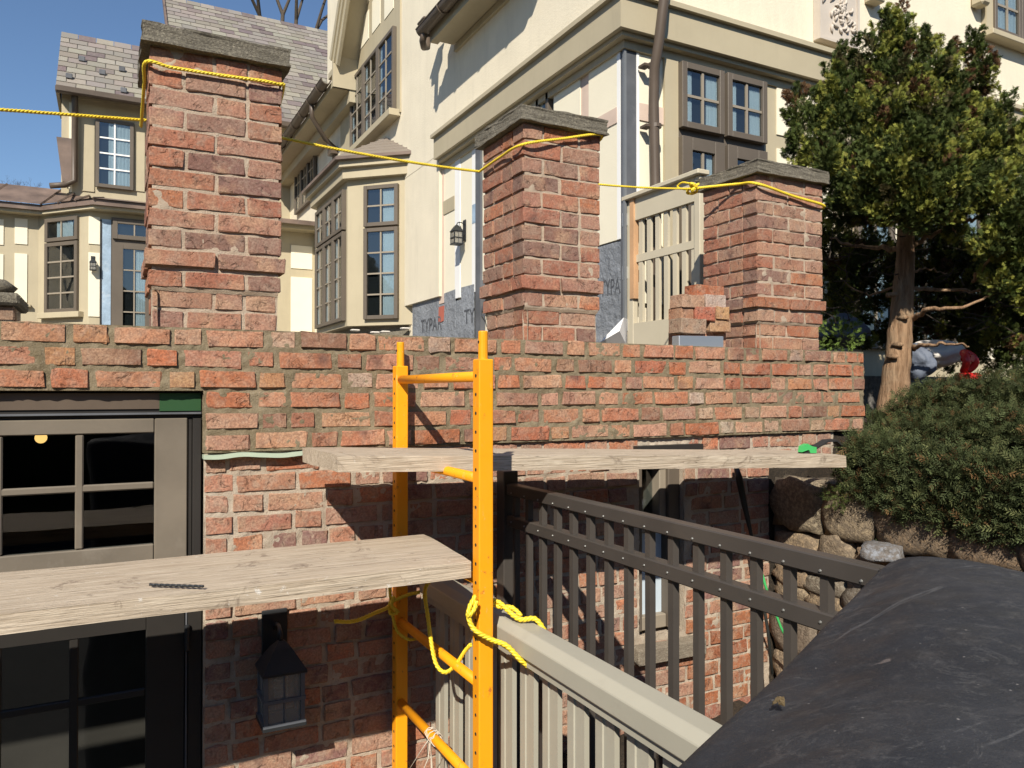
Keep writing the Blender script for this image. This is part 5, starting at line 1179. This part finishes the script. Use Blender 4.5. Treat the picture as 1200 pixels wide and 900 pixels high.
# ================================================================== SMALL THINGS
# strap and green clip on the plank end
ys_ = 2.22
rope_pts = [onY(x, y, ys_) for x, y in ((940,531),(948,529),(958,523),(968,517),(978,516),(985,522),(988,532))]
q = MB()
for i in range(len(rope_pts)-1):
    a, b = rope_pts[i], rope_pts[i+1]; q.add([a+Vector((0,-.012,.003)), b+Vector((0,-.012,.003)), b+Vector((0,.02,.006)), a+Vector((0,.02,.006)), a+Vector((0,-.012,-.004)), b+Vector((0,-.012,-.004)), b+Vector((0,.02,-.001)), a+Vector((0,.02,-.001))], [(0,1,2,3),(7,6,5,4),(0,4,5,1),(2,6,7,3),(1,5,6,2),(3,7,4,0)])
stp = thing('ratchet_strap', 'black webbing strap with green handle on the right end of the upper plank', 'strap', onY(962, 531, ys_))
q.build('webbing', M['strap'], stp); q = MB(); P = [onY(x, y, ys_-.015) for x, y in ((940,530),(941,523),(947,520),(952,523),(957,524),(957,531),(950,531),(948,527))]; q.prism(P, (0, .022, 0)); q.build('handle', M['green'], stp)
# leaning hose / pole and a garden cane
yh = W-.14
q = MB(); q.tube([onY(x, y, Y) for x, y, Y in ((862,545,W-.03),(866,560,W-.04),(872,590,W-.05),(880,625,W-.07),(890,680,W-.1),(900,740,W-.13),(905,790,W-.16))], [.010,.016,.013,.008,.007,.007,.007], 8)
tag(q.build('black_hose', M['hose'], smooth=True), 'black hose hanging from the upper plank down the shaded wall', 'hose')
q = MB(); q.tube([onY(x, y, Y) for x, y, Y in ((888,655,W-.2),(898,690,W-.2),(915,735,W-.2),(930,765,W-.22))], .006, 6)
tag(q.build('green_cane', M['green'], smooth=True), 'thin green and white cane leaning against the stones behind the black fence', 'cane')
# bags behind the shrub and tree
def lump(name, px, py, t, sx, sy, sz, m, lab, cat, seed, grp=None):
    c = atT(px, py, t); bm = bmesh.new(); bmesh.ops.create_icosphere(bm, subdivisions=4, radius=1); off = Vector((seed*7.3, 0, 0))
    for v in bm.verts:
        n_ = 1+.35*noise.noise(v.co*1.4+off)+.16*(1-abs(noise.noise(v.co*4+off)))+.05*noise.noise(v.co*11+off); v.co = Vector((v.co.x*sx*n_, v.co.y*sy*n_, v.co.z*sz*n_))
    me = bpy.data.meshes.new(name); bm.to_mesh(me); bm.free(); me.polygons.foreach_set('use_smooth', [True]*len(me.polygons)); me.materials.append(m); o = bpy.data.objects.new(name, me); COL.objects.link(o); o.location = c
    return tag(o, lab, cat, grp)
lump('plastic_tarp', 986, 388, 5.0, .16, .12, .09, M['tarpblue'], 'crumpled blue-grey tarp bundle on the ground right of the right pillar', 'tarp', 1)
lump('sack', 1096, 414, 4.7, .20, .12, .075, M['cloth'], 'dusty whitish sack lying behind the tree trunk', 'sack', 2)
lump('sack', 1072, 424, 4.6, .06, .1, .085, M['tarpblue'], 'dark grey-blue sack just right of the tree trunk', 'sack', 3)
rd = thing('red_hose_reel', 'bright red plastic reel half hidden behind the shrub', 'reel', atT(1132, 435, 4.5)); c = atT(1134, 420, 4.5)
q = MB(); q.tube([c+Vector((.042*math.sin(t), .02*math.cos(t*2), .055*math.cos(t)-.02)) for t in np.linspace(0, 6.28, 24)], .022, 8); q.build('rim', M['red'], rd, smooth=True)
q = MB(); q.cyl(c+Vector((0,-.03,0)), c+Vector((0,.03,0)), .022, 10); q.build('hub', M['red'], rd); q = MB(); q.box(c.x-.06, c.x+.06, c.y-.05, c.y+.05, c.z-.13, c.z-.085); q.build('foot', M['red'], rd, bevel=.01)
# ================================================================== FOLIAGE
rng = np.random.default_rng(11)
def rand_rot(n, updir, spread):
    # orthonormal frames whose x axis points roughly along updir (n,3) with spread
    d = updir+rng.normal(0, spread, (n, 3)); d /= np.linalg.norm(d, axis=1)[:, None]
    r = rng.normal(0, 1, (n, 3)); b = np.cross(d, r); b /= np.linalg.norm(b, axis=1)[:, None]; c = np.cross(d, b); return d, b, c
def sprig_cyp():
    Q = []
    def leaf(o, ang, L, w_, z=0):
        ca, sa = math.cos(ang), math.sin(ang); P = [(0,0),(L*.6,w_),(L,0),(L*.6,-w_)]
        Q.append([(o[0]+x*ca-y*sa, o[1]+x*sa+y*ca, z+(.10*x if i == 2 else 0)) for i, (x, y) in enumerate(P)])
    leaf((0,0), 0, 1.0, .085)
    for t, s_, L in ((.15,1,.55),(.25,-1,.55),(.48,1,.46),(.56,-1,.44)): leaf((t,0), s_*.62, L, .075, .02*s_)
    return np.array(Q)
def sprig_yew():
    Q = []
    for k in range(9):
        t = k/9; s_ = 1 if k % 2 else -1; L = .42*(1-.3*t); w_ = .045; ca, sa = math.cos(s_*.8), math.sin(s_*.8); o = (t, 0)
        Q.append([(o[0]+x*ca-y*sa, o[1]+x*sa+y*ca, .06*s_*(k%3-1)) for x, y in ((0,0),(L*.5,w_),(L,0),(L*.5,-w_))])
    Q.append([(0,.018,0),(1.1,.006,0),(1.1,-.006,0),(0,-.018,0)])
    return np.array(Q)
def foliage(name, P, Dn, size, tmpl, cols, m, parent, spread=.5, cup=0):
    n = len(P); d, b, c = rand_rot(n, Dn, spread); T = tmpl.reshape(-1, 3); s_ = (size*rng.uniform(.65, 1.35, n))[:, None, None]
    V = P[:, None, :]+s_*(T[None,:,0:1]*d[:,None,:]+T[None,:,1:2]*b[:,None,:]+T[None,:,2:3]*c[:,None,:])
    nv = T.shape[0]; V = V.reshape(-1, 3); nq = n*nv//4
    o0 = wloc(parent); V = V-np.array(o0)
    me = bpy.data.meshes.new(name); me.vertices.add(len(V)); me.vertices.foreach_set('co', V.ravel()); me.loops.add(nq*4); me.polygons.add(nq)
    me.loops.foreach_set('vertex_index', np.arange(nq*4)); me.polygons.foreach_set('loop_start', np.arange(0, nq*4, 4)); me.polygons.foreach_set('loop_total', np.full(nq, 4)); me.update(calc_edges=True)
    ca = me.color_attributes.new('Col', 'FLOAT_COLOR', 'POINT'); C4 = np.ones((n, nv, 4)); C4[:, :, :3] = cols[:, None, :]; ca.data.foreach_set('color', C4.ravel())
    me.materials.append(m); o = bpy.data.objects.new(name, me); COL.objects.link(o); o.parent = parent; return o
# lobes: px, py, t, radius px, brownness
LB = [(1052,16,4.4,17,.35),(1047,42,4.4,26,.5),(1070,62,4.4,28,.6),(1030,70,4.4,26,.4),(1090,82,4.35,26,.4),(1012,95,4.4,26,.35),(1086,46,4.4,12,.3),(1110,68,4.4,16,.4),(1112,92,4.4,18,.5),(1050,100,4.3,34,.6),
(998,60,4.5,16,.4),(990,84,4.5,22,.3),(985,115,4.4,28,.3),(1075,125,4.25,36,.55),(1030,130,4.2,36,.4),(1110,120,4.35,26,.35),
(935,118,4.5,16,.6),(938,140,4.45,18,.6),(948,160,4.4,22,.5),(968,110,4.45,16,.2),(965,140,4.4,22,.2),(990,150,4.3,28,.15),(1020,170,4.2,34,.15),(1060,175,4.15,38,.2),(1100,160,4.2,34,.2),(1130,140,4.3,24,.25),
(928,176,4.5,12,.1),(934,186,4.5,12,.1),(955,182,4.35,22,.15),(980,190,4.2,30,.1),(1015,205,4.1,34,.1),(1055,215,4.1,36,.1),(1100,205,4.1,36,.1),(1135,185,4.2,32,.15),(1000,225,4.2,26,.1),(975,212,4.4,18,.2),
(1140,42,4.6,8,.7),(1138,58,4.6,14,.8),(1146,72,4.6,20,.8),(1142,95,4.55,24,.8),(1122,100,4.5,16,.6),(1155,85,4.6,14,.7),
(1165,135,4.4,24,.25),(1170,160,4.3,28,.2),(1150,175,4.2,30,.2),(1185,180,4.3,28,.15),(1195,205,4.2,34,.1),(1160,215,4.1,34,.1),(1200,160,4.5,18,.3),(1215,140,4.6,22,.3),
(1170,240,3.9,30,.0),(1150,230,3.95,22,.0),(1190,262,3.9,32,.05),(1160,285,3.9,22,.0),(1205,300,3.95,34,.05),(1180,330,4.0,26,.1),(1225,240,4.0,36,.1),(1230,340,4.0,30,.1),(1120,268,4.1,16,.0),
(990,245,4.6,28,.3),(1020,245,4.5,30,.3),(1080,245,4.5,34,.3),(1120,235,4.4,30,.3),
(975,270,5.0,26,.3),(985,300,5.1,28,.3),(1005,325,5.2,24,.3),(978,335,5.1,20,.2),(1010,285,5.1,18,.3),(1030,350,5.2,20,.3),(1000,370,5.1,22,.1),(975,395,4.9,12,.0),(1010,400,5.0,14,.0),
(1085,285,5.2,30,.3),(1120,300,5.1,34,.3),(1150,320,5.0,36,.3),(1110,340,5.2,34,.3),(1085,330,5.3,26,.3),(1145,360,5.0,34,.3),(1180,370,4.9,34,.3),(1105,375,5.1,30,.3),(1210,390,4.8,34,.3),(1075,365,5.2,18,.3),(1165,400,4.7,24,.2),(1200,420,4.6,24,.2),(1040,238,3.95,24,.1),(1078,242,3.9,28,.1),(1012,232,4.0,20,.1),(1050,222,3.9,24,.1),(1110,240,3.9,24,.1),(1030,300,5.3,32,.3),(1060,330,5.4,34,.3),(1130,330,5.3,40,.3),(1170,300,5.1,34,.3),(1190,345,5.0,36,.3),(1040,385,5.4,26,.3),(990,320,5.3,30,.3),(1085,190,3.85,34,.1),(1062,172,3.85,28,.1),(1100,218,3.85,30,.1),(1122,200,3.85,28,.1),(1040,200,3.9,28,.15),(1078,228,3.85,24,.1),(1095,250,5.0,34,.3),(1088,398,5.5,28,.2),(1125,402,5.5,28,.2),(1172,408,5.3,32,.2),(1060,395,5.6,18,.2),(1105,425,5.5,16,.2),(1000,345,5.5,28,.2),(975,360,5.4,18,.2),(1025,320,5.4,30,.2),(1215,350,4.6,40,.2),(1195,300,4.5,36,.2),(1150,390,5.2,34,.3)]
base_t = Vector(atT(1046, 482, 4.42))
tree = thing('cypress_tree', 'shaggy dark green cypress tree right of the right pillar, with a bare lower trunk', 'tree', (base_t.x, base_t.y, -.16))
P = []; Dn = []; Cs = []
for (px, py, t, r, br) in LB:
    c = np.array(atT(px, py, t)); R = r*t/FPX*.88
    nt_ = max(2, int((r/11)**2*3.6)); tc = rng.normal(0, 1, (nt_, 3)); tc /= np.linalg.norm(tc, axis=1)[:, None]; per = 84
    for k in range(nt_):
        dv = tc[k]; cc = c+dv*R*rng.uniform(.25, .98)**.6; ax = dv*.75+np.array([0, 0, .75]); ax /= np.linalg.norm(ax)
        L = rng.uniform(.055, .10)*(0.7 if r < 18 else 1); rad = L*.42; u = rng.uniform(0, 1, per)
        off = rng.normal(0, 1, (per, 3)); off -= (off@ax)[:, None]*ax; off /= np.linalg.norm(off, axis=1)[:, None]+1e-6
        prof = np.sin(np.clip(u*1.1+.12, 0, 1)*np.pi)**.6
        P.append(cc+ax*((u-.5)*L*1.5)[:, None]+off*(prof*rad*rng.uniform(.35, 1, per))[:, None]); Dn.append(ax*.9+off*.65)
        if rng.random() < br*.4: col = np.array([.115,.06,.028]) if rng.random() < .5 else np.array([.085,.075,.03])
        else: col = np.array([.075,.100,.024])*(1-.45*rng.random()) if rng.random() < .68 else np.array([.22,.23,.045])
        Cs.append(col[None, :]*rng.uniform(.7, 1.3, (per, 1))*rng.uniform(.93, 1.07, (per, 3)))
P = np.concatenate(P); Dn = np.concatenate(Dn); Cs = np.concatenate(Cs)
print('cypress sprigs', len(P))
foliage('foliage', P, Dn, .029, sprig_cyp(), Cs, M['leaf'], tree, .35)
def limb(pts, r0, r1, seg=6, nm='branch', jitter=.01, m='bark', par=None):
    pts = [Vector(p) for p in pts]; Q = []; n = len(pts)
    for i in range(n-1):
        p0 = pts[max(i-1,0)]; p1 = pts[i]; p2 = pts[i+1]; p3 = pts[min(i+2,n-1)]
        for q_ in range(6): t = q_/6; Q.append(.5*((2*p1)+(p2-p0)*t+(2*p0-5*p1+4*p2-p3)*t*t+(-p0+3*p1-3*p2+p3)*t**3)+Vector([random.uniform(-1,1)*jitter for _ in range(3)])*(1 if i+q_ else 0))
    Q.append(pts[-1]); k = len(Q); q = MB(); q.tube(Q, [r0+(r1-r0)*i/(k-1) for i in range(k)], seg); return q
tk = limb([atT(1044,486,4.42), atT(1050,440,4.42), atT(1055,390,4.42), atT(1059,340,4.42), atT(1061,290,4.42), atT(1064,220,4.42), atT(1062,120,4.42), atT(1052,30,4.42)], .085, .02, 14, jitter=.003)
for i, v in enumerate(tk.v):
    v = Vector(v); n_ = noise.noise(Vector((v.x*14, v.y*14, v.z*4)))*.006+noise.noise(v*40)*.003; a = Vector((v.x-base_t.x-.2, v.y-base_t.y, 0)); tk.v[i] = tuple(v+a.normalized()*n_)
tk.build('trunk', M['bark'], tree, smooth=True)
for k, (x, y) in enumerate(((1049,345),(1062,372),(1056,404),(1050,418))): 
    q = MB(); c = atT(x, y, 4.34); q.tube([c+Vector((0,.05,0)), c, c+Vector((-.003,-.012,0))], [.016,.014,.008], 8); q.build('branch_stub', M['bark'], tree, smooth=True)
for pts, r0 in (([(1066,375,4.42),(1090,363,4.2),(1130,360,4.1),(1165,345,4.1)], .016), ([(1066,340,4.42),(1095,338,4.4),(1140,340,4.3),(1175,338,4.2)], .014), ([(1056,292,4.42),(1030,290,4.6),(1000,288,4.8),(972,278,4.9)], .018), ([(1064,290,4.42),(1090,276,4.4),(1120,262,4.3)], .018),
   ([(1064,258,4.42),(1030,262,4.6),(985,258,4.7)], .012), ([(1068,408,4.42),(1085,405,4.2),(1110,402,4.1),(1135,406,4.0)], .014), ([(1066,320,4.4),(1085,315,4.5),(1110,320,4.6)], .008), ([(1060,330,4.4),(1020,345,4.6),(990,330,4.7)], .010), ([(1112,215,4.2),(1114,240,4.1),(1112,262,4.1),(1120,272,4.05)], .010), ([(1140,330,4.2),(1160,300,4.0),(1180,280,3.95)], .010), ([(1066,240,4.4),(1090,215,4.3),(1120,190,4.2)], .016), ([(1064,200,4.4),(1030,180,4.3),(990,150,4.35),(945,130,4.4)], .016), ([(1063,160,4.4),(1100,130,4.4),(1140,80,4.5)], .014), ([(1130,260,4.3),(1150,255,4.1),(1180,250,4.0)],.01)):
    limb([atT(*p) for p in pts], r0, r0*.3, 7).build('branch', M['bark'], tree, smooth=True)
q = MB(); random.seed(12)
for k in range(90):
    x = random.uniform(970, 1190); y = random.uniform(270, 400); t = random.uniform(4.3, 5.0); a = Vector(atT(x, y, t)); pts = [a]
    d = Vector((random.uniform(-1,1), random.uniform(-1,1), random.uniform(-.2,.5))).normalized()
    for j in range(4): d = (d+Vector([random.uniform(-.5,.5) for _ in range(3)])).normalized(); pts.append(pts[-1]+d*.05)
    q.tube(pts, [.004,.0035,.003,.002,.001], 4)
q.build('dead_twigs', M['twig'], tree, kind='stuff')
# ---- yew shrub on the wall
shr = thing('yew_shrub', 'low spreading dark yew shrub overhanging the rubble wall', 'shrub', (SXW+.4, 1.9, -.2))
SL = [(1010,500,3.3,22),(1040,480,3.5,28),(1075,465,3.5,30),(1110,455,3.5,32),(1150,452,3.5,34),(1190,450,3.5,36),(1225,455,3.5,36),(1005,525,3.1,24),(1030,515,3.15,34),(1065,510,3.2,40),(1105,500,3.2,42),(1150,500,3.2,44),(1195,500,3.2,44),(1240,500,3.2,40),
(1010,545,3.0,22),(1035,548,2.95,30),(1070,552,2.9,36),(1110,555,2.9,38),(1150,560,2.85,40),(1190,562,2.8,42),(1235,560,2.8,44),(1090,580,2.85,26),(1125,590,2.8,26),(1160,598,2.75,28),(1200,602,2.7,30),(1240,610,2.7,32),(1000,555,3.0,12),(1055,570,2.9,18),(1025,490,3.4,20),(1260,470,3.4,40),(1205,430,3.7,16),(985,572,3.05,9),(980,585,3.0,8),(995,575,3,14),(1020,585,3,18),(1050,590,3,20),(1130,598,2.8,22),(1170,612,2.8,24),(1210,622,2.8,24),(1085,590,2.8,16),(1250,625,2.8,26)]
OV = [(1010,528,18),(1040,535,24),(1080,545,26),(1120,552,28),(1160,560,30),(1200,566,32),(998,552,16),(1012,566,20),(1035,576,24),(1068,588,25),(1105,598,24),(1145,606,26),(1185,612,27),(1228,618,28),(1090,575,26),(1050,560,26),(1130,582,28),(1170,590,28),(1210,595,30)]
SL += [(x, y, -2.76, r) for x, y, r in OV]
P = []; Dn = []; Cs = []
for (px, py, t, r) in SL:
    ov = t < 0; py0 = py
    c = np.array(atT(px, py, t)); R = r*t/FPX; t = (2.86+max(0, 585-py)*.006)/(.4652+.8852*(px-600)/FPX); py = py+(40 if py > 570 else 34 if py > 520 else 18)+max(0, 1065-px)*.30*(py < 530); c = np.array(atT(px, py, t)); R = r*t/FPX; n = int(60+r*r*1.0)
    if ov: py = py0; t = 2.76/(.4652+.8852*(px-600)/FPX); c = np.array(atT(px, py, t)); R = r*t/FPX
    d = rng.normal(0, 1, (n, 3)); d /= np.linalg.norm(d, axis=1)[:, None]; rr = R*(rng.uniform(.15, 1.05, n)**.5)
    P.append(c+d*rr[:, None]*np.array([1.0, 1.1, .95])); Dn.append(d*.55+np.array([-.35, -.55, .25])); 
    col = np.array([.062,.078,.030]) ; lum = rng.uniform(.55, 1.5, (n, 1)); Cc = col*lum; br = rng.random(n) < .10; Cc[br] = np.array([.15,.085,.035])*rng.uniform(.5, 1.2, (br.sum(), 1)); gr = rng.random(n) < .14; Cc[gr] = np.array([.12,.13,.05])*rng.uniform(.7,1.2,(gr.sum(),1)); Cs.append(Cc)
P = np.concatenate(P); Dn = np.concatenate(Dn); Cs = np.concatenate(Cs); print('yew sprigs', len(P))
foliage('foliage', P, Dn, .042, sprig_yew(), Cs, M['leaf'], shr, .8)
# sprig of low plant on the dark wall and small plants behind the wall end
def small_plant(c, s_, lab, n=90, col=(.09,.12,.03), tm=sprig_yew(), size=.03):
    t_ = thing('small_plant', lab, 'plant', c); d = rng.normal(0, 1, (n, 3)); d /= np.linalg.norm(d, axis=1)[:, None]; P = np.array(c)+d*(rng.uniform(0, 1, n)**.5)[:, None]*s_; C_ = np.array(col)*rng.uniform(.5,1.4,(n,1)); foliage('leaves', P, d+np.array([0,0,.4]), size, tm, C_, M['leaf'], t_, .4); return t_
small_plant(atT(985, 392, 4.6), .13, 'low leafy green plant behind the wall top right of the right pillar', 260, (.10,.15,.03), sprig_cyp(), .035)
small_plant(onX(982, 580, SXW-.06), .055, 'small green weed growing out of the dark stone wall joint', 110)
# ---- bare trees: one seen above the roof, the rest ring the garden
def bare_tree(q, p, d, L, r, depth, rg):
    e_ = p+d*L; m_ = p.lerp(e_, .5)+Vector([rg.uniform(-1,1)*L*.07 for _ in range(3)]); q.tube([p, m_, e_], [r, r*.85, r*.68], 6 if depth > 3 else 3, cap=False)
    if depth == 0: return
    for k in range(2 if depth > 1 else 3):
        a = rg.uniform(.25, .75); ax = Vector([rg.uniform(-1,1) for _ in range(3)]).cross(d)
        if ax.length < 1e-3: continue
        nd = Matrix.Rotation(a, 3, ax.normalized()) @ d; nd.z += .08; bare_tree(q, e_, nd.normalized(), L*rg.uniform(.68,.86), r*.64, depth-1, rg)
bt = thing('bare_tree', 'leafless tree rising behind the ridge of the slate roof', 'tree', (onY(330, 20, 24).x, 24, .1)); rg = random.Random(5)
tb = onY(332, 60, 24); q = MB()
for k, (dx, ln) in enumerate(((-.28, 2.4), (.02, 2.6), (.12, 2.5), (.4, 2.3))): bare_tree(q, Vector((tb.x+k*.25-.3, 24, tb.z-.5)), Vector((dx, 0, 1)).normalized(), ln*.62, .085, 7, rg)
q.tube([(tb.x, 24, .1), (tb.x, 24, tb.z-.4)], [.5, .35], 10); bo = q.build('trunk', M['twig'], bt, smooth=True)
bt2 = thing('bare_tree', 'distant leafless tree just above the porch roof at the left edge', 'tree', (onY(8, 215, 34).x, 34, .1)); rg = random.Random(9); q = MB(); tb = onY(6, 222, 34)
[bare_tree(q, Vector((tb.x+k*.5-.5, 34, tb.z-2.2)), Vector((.3*k-.3,0,1)).normalized(), .75, .035, 6, rg) for k in range(3)]; q.tube([(tb.x, 34, .1), (tb.x, 34, tb.z-2.0)], [.15, .06], 6); q.build('trunk', M['twig'], bt2, smooth=True)
q = MB(); rg = random.Random(31)
for k in range(14):
    a = rg.uniform(math.radians(100), math.radians(350)); R = rg.uniform(14, 30); 
    bare_tree(q, Vector((math.cos(a)*R, math.sin(a)*R, GZ)), Vector((rg.uniform(-.1,.1), rg.uniform(-.1,.1), 1)).normalized(), rg.uniform(1.6,2.6), .2, 6, rg)
o = q.build('distant_trees', M['twig'], None, loc=(0,-20,GZ), kind='stuff'); tag(o, 'far-off belt of bare trees around the garden', 'trees')
# unseen evergreen belt, added tall to cut low sky light and darken window reflections
hm = rock_mat('light_block_leaves', (.02,.03,.012), (.045,.06,.02), (.01,.015,.006), 2)
q = MB(); nV = 12; path = [Vector((-12+0.0*i, 9-i*.5, 0)) for i in range(40)]+[Vector((-12+i*.5, -11-.0*i, 0)) for i in range(52)]
V = []; nU = len(path)-1
for j in range(nV+1):
    for i, p in enumerate(path):
        t = j/nV; hgt = 6.8+1.6*noise.noise(Vector((i*.13, 3, 1)))+1.2*noise.noise(Vector((i*.5, 7, 1))); out = (p.normalized())*(1.6*t*t)+p.normalized()*.7*noise.noise(Vector((i*.35, t*6, 2)))
        V.append((p.x+out.x, p.y+out.y, GZ+hgt*math.sin(min(1, t*1.1)*math.pi/2)))
F = [(j*(nU+1)+i, j*(nU+1)+i+1, (j+1)*(nU+1)+i+1, (j+1)*(nU+1)+i) for j in range(nV) for i in range(nU)]
nb_ = len(V); V += [(p.x+p.normalized().x*3, p.y+p.normalized().y*3, GZ) for p in path]; F += [(nV*(nU+1)+i, nV*(nU+1)+i+1, nb_+i+1, nb_+i) for i in range(nU)]
q.add(V, F); o = q.build('light_block_hedge', hm, None, smooth=True, loc=(0,-9,GZ)); tag(o, 'unseen tall evergreen screen added opposite the house to block low sky light', 'light_block_hedge')
